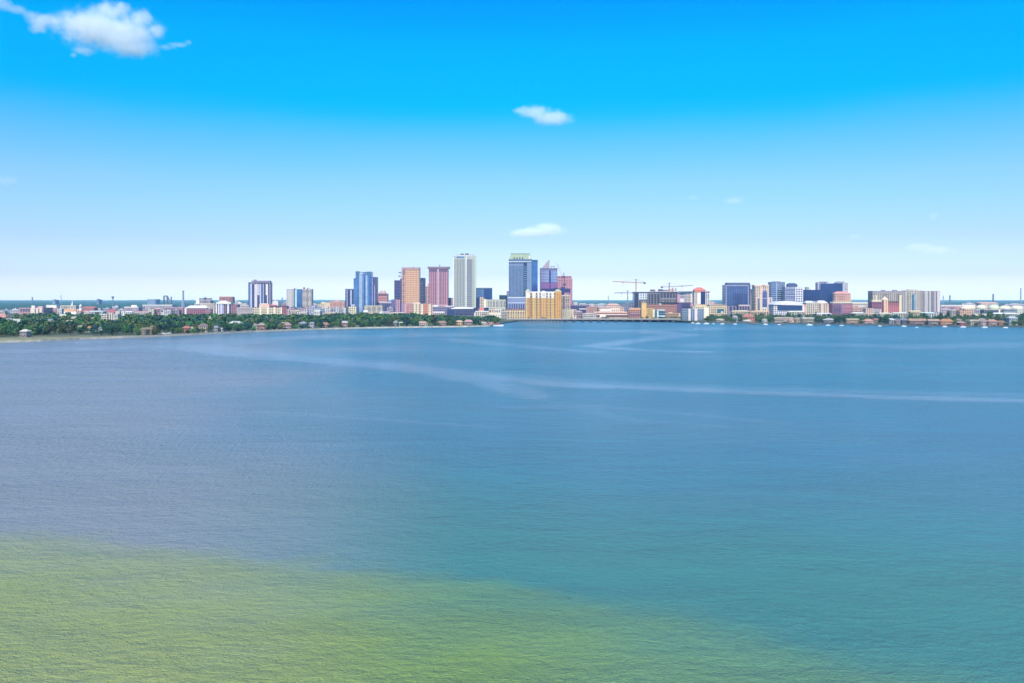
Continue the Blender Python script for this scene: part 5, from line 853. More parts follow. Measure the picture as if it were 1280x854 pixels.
H('pinkish gable', 'small pinkish gabled cottage under the tan roofs', 94.6, 99, 407, 409.2, 413, 'dcb79a', 'e0cdb4', 'gable', 2, 1, clear=410.4, lm=False)
H('brown roof', 'low brown roofed cottage right of the lower tan roofs at mid wood', 113, 118, 397, 399, 404, 'b99a72', 'c7a888', clear=399.6, lm=False)
H('yellow cottage', 'yellow cottage with orange roof half hidden in the trees', 106.6, 112.6, 408, 411, 414.6, 'f3dc8e', 'd99a4a', cols=3, clear=413)
H('grey white cottage', 'grey white gabled cottage in the trees right of the yellow cottage', 123, 128.4, 408.6, 410.6, 414.6, 'dcd8de', 'b7b2bc', 'gable', 3, clear=413)
H('tan tower house', 'tall tan house with pale gables at the water right of the pale beach', 175, 182, 409.4, 412, 420.6, 'b39c78', 'bda983', 'gable', 3, 3, clear=420)
H('tan wing house', 'tan house with stepped roof joined right of the tall tan house', 183.4, 189.8, 407.6, 412.4, 420.4, 'ab9470', 'a28a60', 'hip', 3, 3, clear=420, lm=False)
H('white waterside sheds', 'low white waterside house with reddish walls', 196, 206, 416.4, 417.8, 419.6, 'b98a7c', 'f3eee6', 'gable', 4, 1, clear=419)
H('small white hut', 'small white hut at the water just right of the low white house', 208, 212, 415.6, 417.4, 419.4, 'e9e2d2', 'f2efe6', 'gable', 2, 1, clear=419, lm=False)
H('orange house', 'bright orange red house with orange roof beside the shore', 228, 236.6, 407.6, 410.2, 416.6, 'ee8a6c', 'e9927a', cols=3, clear=416)
H('yellow annex', 'narrow pale yellow house joined to the right of the bright orange one', 236.8, 241, 408.4, 411, 416.4, 'e8c79a', 'c9b878', 'hip', 2, clear=416, lm=False)
H('peach house', 'large peach and cream house with brown grey roof near the shore', 247.6, 259, 404.8, 408, 415.4, 'f2cfa8', '9a8476', cols=5, clear=415)
H('cream gable', 'cream steep gabled house high in the trees above the peach house', 260.4, 265, 395.4, 399.4, 405, 'efdcb0', 'f1e4c4', 'gable', 2, clear=400.6, lm=False)
H('grey house', 'grey white house with pale roof right of the large peach house', 265.4, 272, 407.2, 410, 414.8, 'cfcdd0', 'aab0b4', cols=3, clear=414)
H('white flat house', 'low white flat house right of the grey white house', 272.6, 279, 410, 411.2, 414.4, 'f1efea', 'f4f2ee', 'flat', 3, 1, clear=414, lm=False)
H('white winged roof', 'house with bright white swept roof deep among dark trees', 285, 301.4, 401.6, 404.4, 410.6, 'cfcfd2', 'fbf8f2', cols=5, clear=404.8)
H('brown red house', 'brown red brick house with pale roof line near the shore', 321.6, 334, 403.8, 406.6, 412.6, 'b97a66', 'd3b8a4', cols=5, clear=412)
H('small cream cottage', 'small cream cottage just left of the brown red brick house', 316, 321.2, 404.6, 406.8, 412.6, 'd9c9b2', 'cdc0b0', 'gable', 2, clear=412, lm=False)
H('red gable', 'red gabled cottage in the trees above the brown red brick house', 335.6, 340.4, 399.4, 401.6, 406, 'c9836c', 'cf7a66', 'gable', 2, clear=403, lm=False)
H('mauve house', 'wide mauve brown house with stepped roof and white garden wall', 347.6, 363.6, 403, 406.6, 412, 'b08a84', 'b89888', cols=6, clear=411.6)
H('white garden wall', 'low white boathouse at the water below the mauve brown house', 353.6, 362, 410.2, 411.2, 412.6, 'f6f2ea', 'f3efe8', 'flat', 4, 1, 8, clear=412, lm=False)
H('grey pair', 'grey blue house with small gables between the mauve house and the rust coloured one', 373, 382, 402, 404.4, 410.4, 'a5a6b4', 'c4c5cf', 'gable', 4, clear=409)
H('white gables', 'white multi gabled house right of the grey blue house', 386, 392.6, 402.4, 404.2, 410, 'cfcdd2', 'e6e4e6', 'gable', 3, clear=409, lm=False)
H('rust house', 'rust brown house with domed roof on the shore', 400.4, 409.6, 403.2, 406.2, 410.6, 'a8714c', 'b88a64', cols=4, clear=410)
H('white topped house', 'brown house with white roof trim right of the rust brown house', 425, 434.6, 401.4, 403.6, 409.8, 'b88f72', 'f0e6de', cols=4, clear=409)
H('glass roofed pavilion', 'grey domed pavilion below the dark purple tower', 491, 496.4, 400.8, 403.8, 408.6, '9a9a90', 'aeb6ac', 'hip', 3, clear=407)
H('cream villa', 'low cream villa right of the grey domed pavilion', 497, 506, 402.6, 404, 408, 'ecdcb8', 'e7dab8', cols=4, clear=407, lm=False)
H('tan roofed villa', 'large cream villa with tan roof below the pink tower', 520, 534.4, 401.6, 404.4, 408.4, 'eadab8', 'dcb898', cols=6, clear=408)
H('brown porch house', 'broad brown roofed house with deep porch on the point', 544.4, 558, 401.2, 404, 408, 'b79a80', 'c2a084', cols=5, clear=407.6)
H('orange villa', 'yellow orange villa with pale roof on the point', 568.6, 578, 400.6, 402.6, 407.8, 'f3b35e', 'f0cf9c', cols=4, clear=407)
H('pink roofed villa', 'dark walled villa with pink roof right of the yellow orange one', 580, 590.4, 399.8, 402.2, 407.6, '9a8270', 'e0b0a4', cols=4, clear=407)
H('pale villa', 'low pale villa near the tip of the point', 600, 609, 402.4, 404.2, 407, 'e6d6b0', 'd7cbb2', cols=4, storeys=1, clear=406.6)
H('tip pavilion', 'salmon roofed pavilion at the tip of the point', 609.4, 617.4, 403, 404.6, 406.8, 'dcb89c', 'd8907a', cols=3, storeys=1, clear=406.6, lm=False)
# right shore
H('marina hut', 'tan shelter with pale roof at the left end of the right shore', 895, 906, 398.4, 400.2, 403, 'c9b48c', 'dcd6ae', cols=4, storeys=1, clear=402)
H('lilac house', 'lilac roofed house left of the big coral house', 916.4, 922.4, 394.4, 397, 402.4, 'b9b4c0', 'c4b2c0', cols=3, clear=401)
H('coral house', 'big coral red house with tiled roof on the right shore', 928.4, 943.4, 392.4, 396.4, 402.6, 'ee8d74', 'e09078', cols=5, clear=402)
H('cream waterfront cottage', 'cream waterfront cottage right of the big coral house', 930, 940, 399.8, 401.6, 404, 'f6d4b0', 'f6ecd6', cols=4, storeys=1, clear=403.4, lm=False)
H('white cottage', 'white cottage with cream roof between dark trees', 953.6, 960, 398.4, 400.6, 404, 'f1efe6', 'e9e6d2', 'gable', 3, 1, clear=403.6)
H('long tan roof', 'long low house with straight tan roof line', 968.6, 992, 396.6, 398.2, 403.6, 'b9a58e', 'e3c6a6', cols=8, storeys=1, clear=402, ridge=.9)
H('pink gable', 'pale pink gabled house at the right end of the long tan roof', 987, 992.6, 398.4, 400.8, 404.2, 'ecc4ae', 'dfb4a0', 'gable', 2, 1, clear=403.8, lm=False)
H('tan gables', 'tan house with two pale gables right of the long tan roof', 994.6, 1003, 397.2, 399.4, 404.2, 'cfb793', 'd9c6a0', 'gable', 4, clear=403.6)
H('terrace house', 'long terrace house with white deck posts and pale railing', 1003, 1018, 396.8, 399, 404.6, 'b7a888', 'e6dcc4', 'flat', 6, clear=404)
H('grey gables', 'dark grey house with three white gables', 1030, 1046, 397.6, 400.2, 405, '7d848a', 'e2e2e0', 'gable', 6, clear=404)
H('turret villa', 'ochre villa with two pale turrets on the right shore', 1058.6, 1073.6, 398.4, 400, 405.4, 'd6a873', 'e6d2a2', 'flat', 5, clear=405)
H('pink house', 'salmon pink house with broad hipped roof at the water', 1081, 1093, 398.8, 401.6, 406, 'eebfa6', 'e9a68c', cols=5, clear=405.6)
H('red roof behind', 'low dark red roofed house behind the salmon pink house', 1092.6, 1100, 398, 400, 404.4, 'a8877c', 'c07a66', cols=3, clear=403, lm=False)
H('white cottage right', 'white roofed cottage under the magenta brick hotel', 1112, 1119, 398, 400, 405.6, 'c9c4c0', 'f3f1ee', cols=3, clear=404)
H('mauve gable', 'mauve grey gabled house left of the long orange roof', 1119.6, 1127, 398, 401.6, 406.6, 'a8958e', 'a19098', 'gable', 3, clear=405)
H('blue roofs', 'dark house with pale blue roof pieces beside the mauve gable', 1128, 1136, 397.6, 400.4, 406.4, '6f7684', 'b9c4d6', 'gable', 4, clear=405, lm=False)
H('long orange roof', 'very long house with straight orange tan roof on the right shore', 1137, 1159.6, 398.4, 401.2, 407, 'a5806c', 'e2b08c', cols=9, clear=406.4, ridge=.92)
H('roof continuation', 'low house with tan roof continuing the long orange roof to the right', 1161, 1175, 399, 401.2, 406.6, '8d7f76', 'd9b292', cols=5, clear=404.4, ridge=.9, lm=False)
H('amber house', 'bright amber orange house with hipped roof at the water', 1176.4, 1192.4, 398.6, 402, 407.2, 'f3a860', 'eaa067', cols=6, clear=407)
H('crimson boathouse', 'crimson boathouse with pale roof right of the bright amber house', 1200, 1207.6, 402.2, 403.6, 407.6, 'c9485c', 'd9c2b2', 'gable', 3, 1, clear=407.4)
H('rose cottage', 'rose grey cottage above the crimson boathouse', 1196, 1203, 398.4, 400.4, 405.4, 'd3a998', 'c7a89c', 'gable', 3, clear=402, lm=False)
H('cream flat house', 'long cream flat house with pale posts left of the brown gables', 1212, 1226, 399.8, 401.6, 406.8, 'd9c8aa', 'e9d6b4', 'flat', 6, clear=404)
H('pale rose gable', 'pale rose house with steep gable on the right shore', 1226.6, 1234, 398, 402, 407.8, 'e2bfae', 'dcc0b0', 'gable', 3, clear=407)
H('salmon tiled house', 'house with long salmon tiled roof near the right edge', 1236, 1248, 399.2, 402, 407.4, 'b89684', 'd8a082', cols=5, clear=405)
H('brown gable', 'brown house with two gables last before the right edge trees', 1249, 1258.6, 400.8, 403.6, 408, 'bd8c62', 'b98a66', 'gable', 4, clear=407.6)
H('grey villa', 'grey white villa half hidden by trees near the right edge', 1262, 1272, 395.4, 397.6, 406.6, 'b9bfc4', 'cfd2d0', cols=4, clear=400, lm=False)
# ------------------------------------------------------------------ docks and boats
def dock(label, px, ypx, length, wid):
    D = dist_water(ypx); o = empty('dock', (wx(px, D), D, 0), label, 'dock')
    MB().box(-wid / 2, wid / 2, 0, length, 1.1, 1.4).build('deck', paint('a39a8c', .9, k=.6), o)
    me = MB().box(-.16, .16, -.16, .16, -2, 2.1).mesh('post', paint('5d564e', .9, k=.6))
    for k in range(int(length // 8) + 1):
        for sx in (-1, 1): link('post', me, o, (sx * (wid / 2 + .18), 1 + k * 8, 0))
for i, (px, lab) in enumerate(((912, 'grey dock before the lilac roofed house'), (946, 'grey dock just right of the big coral house'), (981, 'grey dock below the long tan roof'), (1024, 'grey dock between the terrace house and the grey gables'), (1078, 'grey dock left of the salmon pink house'), (1108, 'grey dock below the magenta brick hotel'), (1168, 'grey dock left of the bright amber house'), (1210, 'grey dock right of the crimson boathouse'))):
    yy = 403.6 + (px - 870) * .0135
    dock(lab, px, yy + 1.15, 42, R(9, 16))
def boat(label, px, ypx, L, hull, trim, kind='motor', rz=0, name='motor_yacht'):
    D = dist_water(ypx); L *= .62 if px > 700 else 1; o = empty(name, (wx(px, D), D, 0), label, 'boat', 'boats moored along the right shore' if px > 700 else None, rz)
    w_ = L * .28; h_ = L * .13; m = MB(); secs = []
    for k in range(7):
        u = k / 6; x = -L / 2 + L * u; hw = w_ / 2 * (1 if u < .45 else max(.03, 1 - ((u - .45) / .55) ** 2)); zt = h_ * (1 + .35 * u * u); secs.append(len(m.v))
        m.v += [(x, -hw, zt), (x, -hw * .75, -.1), (x, 0, -.5), (x, hw * .75, -.1), (x, hw, zt)]
    for a, b in zip(secs, secs[1:]):
        for i in range(4): m.f.append((a + i, b + i, b + i + 1, a + i + 1))
        m.f.append((a + 4, b + 4, b, a))
    m.f.append((0, 1, 2, 3, 4)); m.f.append(tuple(secs[-1] + i for i in (4, 3, 2, 1, 0)))
    m.build('hull', paint(hull, .35, k=.85), o)
    if kind == 'motor':
        MB().prism([(-L * .28, h_), (L * .22, h_ * 1.05), (L * .12, h_ + L * .12), (-L * .26, h_ + L * .12)], -w_ * .36, w_ * .36).build('cabin', paint(trim, .4, k=.85), o)
        MB().box(-L * .24, L * .1, -w_ * .37, -w_ * .36 - .003, h_ + L * .05, h_ + L * .09).build('window_strip', DARK, o)
        MB().box(-L * .22, L * .02, -w_ * .3, w_ * .3, h_ + L * .2, h_ + L * .215).box(-L * .2, -L * .18, -w_ * .28, -w_ * .24, h_ + L * .12, h_ + L * .2).box(-L * .02, 0, w_ * .24, w_ * .28, h_ + L * .12, h_ + L * .2).build('hard_top', paint(trim, .4, k=.85), o)
    else:
        MB().box(-L * .2, L * .1, -w_ * .25, w_ * .25, h_, h_ + L * .06).build('cabin', paint(trim, .4), o)
        MB().lathe([(.11, 0), (.07, L * 1.15)], 8).build('mast', paint('d8d8d8', .4), o, (L * .06, 0, h_)); MB().bar((L * .06, 0, h_ + L * .14), (-L * .36, 0, h_ + L * .13), .35).build('boom', paint('5a78b0', .7), o)
    return o
boat('red boat with white hull moored at the tip of the wooded point', 623, 407.9, 19, 'f3eeee', 'd23c48', name='motor_boat')
for px, dy, L, k, rz, lab in ((842, .9, 15, 'motor', 10, 'white motor yacht at the right end of the low bridge'), (866, .8, 13, 'motor', -8, 'white yacht below the left white pier of the balcony flats'), (872.6, .9, 17, 'motor', 12, 'larger white yacht below the right white pier of the balcony flats'), (883, .9, 18, 'motor', -5, 'white yacht just right of the balcony flats'),
                              (892, .7, 12, 'sail', 20, 'white sailing boat left of the tan shelter'), (903, .8, 14, 'motor', 0, 'white yacht before the tan shelter'), (919, .8, 13, 'motor', 6, 'white yacht below the lilac roofed house'), (957, .8, 16, 'motor', 4, 'white yacht below the white cottage'), (974, .8, 13, 'sail', 9, 'sailing boat below the left end of the long tan roof'),
                              (1012, .9, 20, 'motor', 3, 'long white yacht below the terrace house'), (1035, .8, 14, 'motor', -7, 'yacht below the three white gables'), (1052, .8, 14, 'sail', 5, 'sailing boat left of the ochre turret villa'), (1100, .9, 13, 'motor', 8, 'white yacht right of the salmon pink house'), (1130, .8, 15, 'motor', -6, 'white yacht below the pale blue roof pieces'),
                              (1146, 2.0, 9, 'motor', 2, 'small white boat out on the water below the long orange roof'), (1181, .7, 15, 'motor', 6, 'white yacht below the bright amber house'), (1204, .9, 17, 'motor', -3, 'white yacht below the crimson boathouse'), (1231, .9, 18, 'motor', 5, 'white yacht below the pale rose gable'), (1257, .8, 14, 'motor', -4, 'white yacht below the brown gables')):
    cy = 401.2 + (px - 838) * .06 if px < 870 else (403.6 + (px - 870) * .0135)
    boat(lab, px, cy + dy + .5, L, 'f2f0ee', 'f6f4f0', k, rz + 4, 'motor_yacht' if k == 'motor' else 'sailing_boat')
# ------------------------------------------------------------------ trees
def crown(name, w_, h_, mat, nq, q, seed, lumps=7):
    rd = random.Random(seed); V = []; F = []; L = []
    for k in range(lumps):
        a = rd.uniform(0, 6.28); r = rd.uniform(.1, .62) if k else 0
        L.append((r * w_ / 2 * math.cos(a), r * w_ / 2 * math.sin(a), h_ * rd.uniform(.36, .7), rd.uniform(.26, .46)))
    for i in range(nq):
        lx, ly, lz, lr = rd.choice(L)
        d = Vector((rd.gauss(0, 1), rd.gauss(0, 1), rd.gauss(.25, 1))).normalized(); rr = rd.uniform(.72, 1.08)
        c = Vector((lx + d.x * lr * w_ * .62 * rr, ly + d.y * lr * w_ * .62 * rr, lz + d.z * lr * h_ * .85 * rr))
        if c.z < .06 * h_: c.z = .06 * h_ + rd.uniform(0, .1 * h_)
        n = (d + Vector((rd.gauss(0, .45), rd.gauss(0, .45), rd.gauss(0, .45)))).normalized()
        u = n.cross(Vector((rd.gauss(0, 1), rd.gauss(0, 1), rd.gauss(0, 1)))).normalized(); v = n.cross(u); s = q * rd.uniform(.6, 1.3) / 2
        b = len(V); V += [tuple(c + u * s), tuple(c + v * s * .8), tuple(c - u * s), tuple(c - v * s * .8)]; F.append((b, b + 1, b + 2, b + 3))
    me = bpy.data.meshes.new(name); me.from_pydata(V, [], F)
    if mat: me.materials.append(mat)
    return me
TONES = {'dark green': foliage('26492f'), 'mid green': foliage('43662f'), 'olive': foliage('4c6030'), 'blue green': foliage('234d42'), 'brown green': foliage('525632')}
SHAPES = {'spreading': (14, 9), 'rounded': (11, 10), 'tall': (9, 13), 'low': (9, 6)}
CR = {}
for ti, tn in enumerate(TONES):
    for si, sn in enumerate(SHAPES):
        for v in range(2): CR[tn, sn, v] = crown('crown', *SHAPES[sn], TONES[tn], 330, 1.35, ti * 100 + si * 10 + v)
BARK = paint('6d5d4c', .9, k=.5)
TR = MB().lathe([(.42, 0), (.3, 2.4), (.22, 4.5)], 7).bar((0, 0, 2.6), (1.8, .4, 5.2), .22).bar((0, 0, 2.8), (-1.6, -.7, 5.4), .22).bar((0, 0, 3), (.2, 1.6, 5.6), .2).mesh('trunk', BARK)
def palm_mesh():
    m = MB()
    for k in range(16):
        a = k * 2 * math.pi / 16 + R(-.1, .1); up = R(.1, .9); b = len(m.v); pr = []
        for j in range(6):
            u = j / 5; r = 2.7 * u; z = 8.4 + up * 1.6 * u - 2.6 * u * u; wd = .38 * math.sin(math.pi * min(1, u * .85 + .12))
            m.v += [(r * math.cos(a) - wd * math.sin(a), r * math.sin(a) + wd * math.cos(a), z), (r * math.cos(a) + wd * math.sin(a), r * math.sin(a) - wd * math.cos(a), z)]
        for j in range(5): m.f.append((b + 2*j, b + 2*j + 1, b + 2*j + 3, b + 2*j + 2))
    return m.mesh('crown', foliage('56702f'))
PC = palm_mesh(); PT = MB().lathe([(.3, 0), (.2, 3), (.17, 8.4)], 7).mesh('trunk', paint('8a7a66', .9, k=.5))
def interp(tab, x):
    for (a, ya), (b, yb) in zip(tab, tab[1:]):
        if a <= x <= b: return ya + (yb - ya) * (x - a) / (b - a)
    return tab[0][1] if x < tab[0][0] else tab[-1][1]
TOP = [(-200, 396), (0, 397), (24, 394.5), (36, 393), (62, 391.5), (96, 392), (108, 390.6), (126, 391), (128, 399), (147, 400), (150, 393), (215, 393.2), (300, 393), (352, 393.4), (380, 394.2), (420, 393.2), (442, 391.4), (470, 392), (486, 393.4), (520, 391.8), (535, 393.4), (556, 395), (592, 397), (612, 395.2), (640, 396.5), (660, 398), (860, 396.4), (885, 395), (910, 391.5), (930, 393), (965, 393), (1000, 391.6), (1050, 391.8), (1085, 392.6), (1130, 390.4), (1180, 391), (1200, 393.6), (1225, 392.6), (1238, 389.8), (1246, 392.4), (1266, 392), (1274, 390), (1300, 391)]
coastrow = [(q[0], q[1]) for q in coast_px if q[0] not in (624, 628, 634)]
def shore_D(px):
    """distance of the nearest shore along this column"""
    return dist_water(interp(coastrow, px))
CLEAR += [(127, 147.6, 400.8, 2120), (148, 151, 396, 2150), (560, 597, 394.6, 2330), (594, 612, 395, 2280), (606, 627, 395.6, 2320), (626, 664, 398, 2260), (657, 702, 396, 2230), (703, 721, 396, 2240), (742, 786, 396.4, 2330), (785, 803, 395, 2300), (802, 817, 396, 2270), (817, 831.4, 396, 2280), (852, 880, 401, 2080), (1200, 1217, 393, 2250), (1243, 1272, 393, 2180), (1230, 1254, 390, 2400), (888, 908, 391.6, 2300)]
def fit(px, D, h, w_, slack=0.):
    """largest height that keeps below the sky line of the woods and clear of the houses; 0 when there is none"""
    hw = w_ / 2 / D * FPX * .75
    lim = interp(TOP, px) + R(-.5, 1.2)
    for a, b, y, Dh in CLEAR:
        if D < Dh + 4 and px + hw > a and px - hw < b: lim = max(lim, y + slack)
    hmax = (dist_base(D) - lim) / FPX * D
    return min(h, hmax) if hmax > h * .62 else 0
def dist_base(D): return HY + (CAMH - GZ) * FPX / D
SPOTS = []
def scatter(n, x0, x1, near, far, shapes, tones, seed, sep=.42, hs=(.8, 1.25)):
    rd = random.Random(seed); made = 0; tries = 0
    while made < n and tries < n * 60:
        tries += 1; px = rd.uniform(x0, x1); s0 = shore_D(px); m0 = near(px) if callable(near) else near
        D = s0 + m0 + (far - m0) * rd.random() ** 1.4
        sn = rd.choice(shapes); w_, h_ = SHAPES[sn]; k = rd.uniform(*hs)
        hh = fit(px, D, h_ * k, w_ * k)
        if not hh: continue
        x = wx(px, D)
        if any(abs(x - a) < sep * (w_ + ww) / 2 and abs(D - b) < 26 for a, b, ww in SPOTS): continue
        # do not stand inside a house
        if any(Dh - 5 < D < Dh + 20 and a - 3 < px < b + 3 for a, b, Dh in SITES): continue
        SPOTS.append((x, D, w_)); made += 1
        tn = rd.choice(tones)
        TREES.append(dict(px=px, x=x, D=D, sn=sn, tn=tn, sc=hh / h_, k=k, rot=rd.uniform(0, 6.28), v=rd.randint(0, 1)))
TREES = []
LT = ['dark green'] * 5 + ['mid green'] * 3 + ['olive'] * 3 + ['blue green'] + ['brown green']
lawn_near = lambda px: interp(list(zip([q[0] for q in coast_px[2:15]], [v + 4 for v in lw])), px) if px > -300 else 130
scatter(84, -14, 200, lawn_near, 420, ['spreading', 'rounded', 'rounded', 'tall'], LT, 21, hs=(1.15, 1.75))
scatter(74, 200, 440, lawn_near, 380, ['spreading', 'rounded', 'rounded', 'low', 'tall'], LT, 22, hs=(1.0, 1.55))
scatter(64, 170, 622, 8, 12.5, ['rounded', 'low', 'tall', 'rounded'], LT, 27, hs=(.9, 1.4), sep=.15)
scatter(50, 440, 624, lambda p: 14, 300, ['spreading', 'rounded', 'low'], LT, 23, hs=(.9, 1.45))
scatter(76, 884, 1288, 7, 60, ['rounded', 'low', 'tall', 'low'], LT[:], 24, hs=(.8, 1.3), sep=.3)
scatter(64, 884, 1288, 70, 260, ['spreading', 'rounded', 'tall'], LT[:], 26, hs=(1.0, 1.6), sep=.3)
scatter(16, 660, 850, 26, 90, ['low', 'rounded'], LT[2:], 25, hs=(.7, 1.0))
TREES.sort(key=lambda t: -SHAPES[t['sn']][1] * t['sc'] * SHAPES[t['sn']][0] * t['k'] / t['D'] ** 2)
EXTRA = [(t['x'], t['D'], t['k'], t['sc']) for t in TREES[292:]]; TREES = TREES[:292]      # the smallest join the wood behind
# each tree is told apart by its look, its row and the house it stands by
def row_of(t):
    d = t['D'] - shore_D(t['px']); left = t['px'] < 640
    a, b = (110, 210) if left else (60, 130)
    if t['px'] < 110: a, b = 190, 280
    return 'by the shore' if d < a else ('further inland' if d < b else 'deep in the wood' if left else 'behind the shore houses')
LANDMARKS += [(2, 'left picture edge', 0), (150, 'pale left beach', 0), (680, 'golden yellow condominium', 0), (735, 'purple warehouse', 0), (765, 'stepped salmon hall', 0), (808, 'golden corner building', 0), (840, 'tan flat block', 0), (1278, 'right picture edge', 0)]
CNT = {}
for t in sorted(TREES, key=lambda q: q['px']):
    lm = min(LANDMARKS, key=lambda q: abs(q[0] - t['px'])); t['lm'] = lm[1]; t['dx'] = t['px'] - lm[0]
    t['side'] = 'left' if t['dx'] < 0 else 'right'; t['row'] = row_of(t)
    if t['lm'] == 'left picture edge': t['side'] = 'right'
    if t['lm'] == 'right picture edge': t['side'] = 'left'
    CNT.setdefault((t['lm'], t['side'], t['row'], t['tn'], t['sn']), []).append(t)
ORD = ['nearest', 'second', 'third', 'fourth', 'fifth', 'sixth', 'seventh', 'eighth', 'ninth']
for key, lst in CNT.items():
    lm, side, row, tn, sn = key
    lst.sort(key=lambda q: abs(q['dx']))
    for i, t in enumerate(lst):
        t['label'] = (f"{tn} {sn} tree {row}, {side} of the {lm}" if len(lst) == 1 else f"{ORD[min(i, 8)]} {tn} {sn} tree {row}, {side} of the {lm}")
for t in TREES:
    o = empty('tree', (t['x'], t['D'], GZ), t['label'], 'tree', 'trees of the left shore wood' if t['px'] < 640 else 'trees of the right shore')
    o.rotation_euler = (0, 0, t['rot'])
    k = t['sc']
    a = link('trunk', TR, o); a.scale = (k, k, k); c = link('crown', CR[t['tn'], t['sn'], t['v']], o); c.scale = (t['k'], t['k'], k)
# palms
for px, dd, lab in ((41, 40, 'lone palm on the lawn before the grey villa'), (19.6, 70, 'palm on the lawn left of the grey villa'), (120, 30, 'palm on the left beach below the yellow cottage'), (168, 20, 'palm left of the tall tan house'), (216, 16, 'palm between the small white hut and the bright orange house'), (244, 18, 'palm between the pale yellow annex and the peach house'), (292, 16, 'palm at the water below the white swept roof'), (343, 14, 'palm left of the mauve brown house'), (418, 14, 'palm between the rust and the white trimmed house'), (441, 14, 'palm right of the white trimmed house'), (538, 12, 'palm left of the broad brown roofed house'), (594, 12, 'palm right of the pink roofed villa'),
                    (924.6, 12, 'palm left of the big coral house'), (947.4, 14, 'palm right of the big coral house'), (1022, 12, 'palm right of the terrace house'), (1077, 12, 'palm right of the ochre turret villa'), (1103, 12, 'palm right of the salmon pink house'), (1116, 12, 'palm below the white roofed cottage'), (1195, 12, 'palm right of the bright amber house'), (1222, 12, 'palm left of the pale rose gable'), (1268, 14, 'palm below the grey white villa at the right edge')):
    D = shore_D(px) + dd; o = empty('palm_tree', (wx(px, D), D, GZ), lab, 'palm tree', 'palms along the shores'); o.rotation_euler = (0, 0, R(0, 6)); k = R(.85, 1.2)
    a = link('trunk', PT, o); a.scale = (k, k, k); b = link('crown', PC, o); b.scale = (k, k, k)
# the rest of the wood, one mass nobody could count
def mass(name, label, plan, mats, nq, q, seed):
    rd = random.Random(seed); base = [crown('t', *SHAPES[s_], None, nq, q, seed + i, 6) for i, s_ in enumerate(('spreading', 'rounded', 'tall', 'spreading'))]
    P = [[tuple(v.co) for v in b.vertices] for b in base]; Q = [[tuple(f.vertices) for f in b.polygons] for b in base]
    V = []; F = []; M = []
    for x, D, kx, kz in plan:
        i = rd.randrange(4); a = rd.uniform(0, 6.28); ca, sa = math.cos(a), math.sin(a); b = len(V); mi = rd.choices(range(len(mats)), [4, 4, 3, 1, 1][:len(mats)])[0]
        V += [(x + (px_ * ca - py_ * sa) * kx, D + (px_ * sa + py_ * ca) * kx, GZ - .6 + pz_ * kz) for px_, py_, pz_ in P[i]]
        F += [tuple(b + j for j in f) for f in Q[i]]; M += [mi] * len(Q[i])
    me = bpy.data.meshes.new(name); me.from_pydata(V, [], F)
    for m in mats: me.materials.append(m)
    me.polygons.foreach_set('material_index', M); me.update()
    for b in base: bpy.data.meshes.remove(b)
    return tag(link(name, me), label, 'wood', None, 'stuff')
def plan(n, x0, x1, near, Dmax, seed, hs=(.8, 1.3)):
    rd = random.Random(seed); out = []; tries = 0
    while len(out) < n and tries < n * 12:
        tries += 1; px = rd.uniform(x0, x1); a = shore_D(px) + near
        D = a * (Dmax / a) ** rd.random(); k = rd.uniform(*hs); hh = fit(px, D, 10 * k, 11 * k)
        if hh and not any(Dh - 8 < D < Dh + 24 and p - 3 < px < q_ + 3 for p, q_, Dh in SITES): out.append((wx(px, D), D, k * 1.1, hh / 10))
    return out
TM = list(TONES.values())
mass('woodland', 'dense wood of rounded trees filling the left shore behind the front rows', plan(2300, -170, 652, 150, 2420, 31, (1.0, 1.7)) + [e for e in EXTRA if e[0] < 0], TM, 90, 3.0, 41)
mass('woodland', 'broken band of trees between the right shore houses and the towers', plan(620, 884, 1420, 60, 2260, 32, (.9, 1.7)) + [e for e in EXTRA if e[0] >= 0], TM, 80, 2.2, 42)
mass('woodland', 'low planting before the buildings behind the bridge', plan(120, 655, 870, 20, 2330, 33, (.45, .75)), TM, 80, 1.8, 43)
# far woods to the horizon
V = []; F = []; NR_, NC_ = 90, 460; rd = random.Random(5)
for r in range(NR_ + 1):
    D = 3350 * (25500 / 3350) ** (r / NR_)
    for c in range(NC_ + 1):
        x = (c / NC_ - .5) * 2 * D * .8 + rd.uniform(-.25, .25) * D * 1.6 / NC_
        z = 7 + 7 * noise.noise(Vector((x * .004, D * .004, 2))) + rd.uniform(-3.5, 4.5) + max(0, (D - 9000) / 16000) * (12 + 20 * noise.noise(Vector((x * .0004, D * .0003, 9))))
        V.append((x, D + rd.uniform(-.3, .3) * D * .022, GZ + max(.5, z)))
for r in range(NR_):
    for c in range(NC_):
        i = r * (NC_ + 1) + c; F.append((i, i + 1, i + NC_ + 2, i + NC_ + 1))
me = bpy.data.meshes.new('forest'); me.from_pydata(V, [], F); me.materials.append(foliage('33503f'))
tag(link('forest', me), 'far flat woods fading blue to the horizon', 'wood', None, 'stuff')
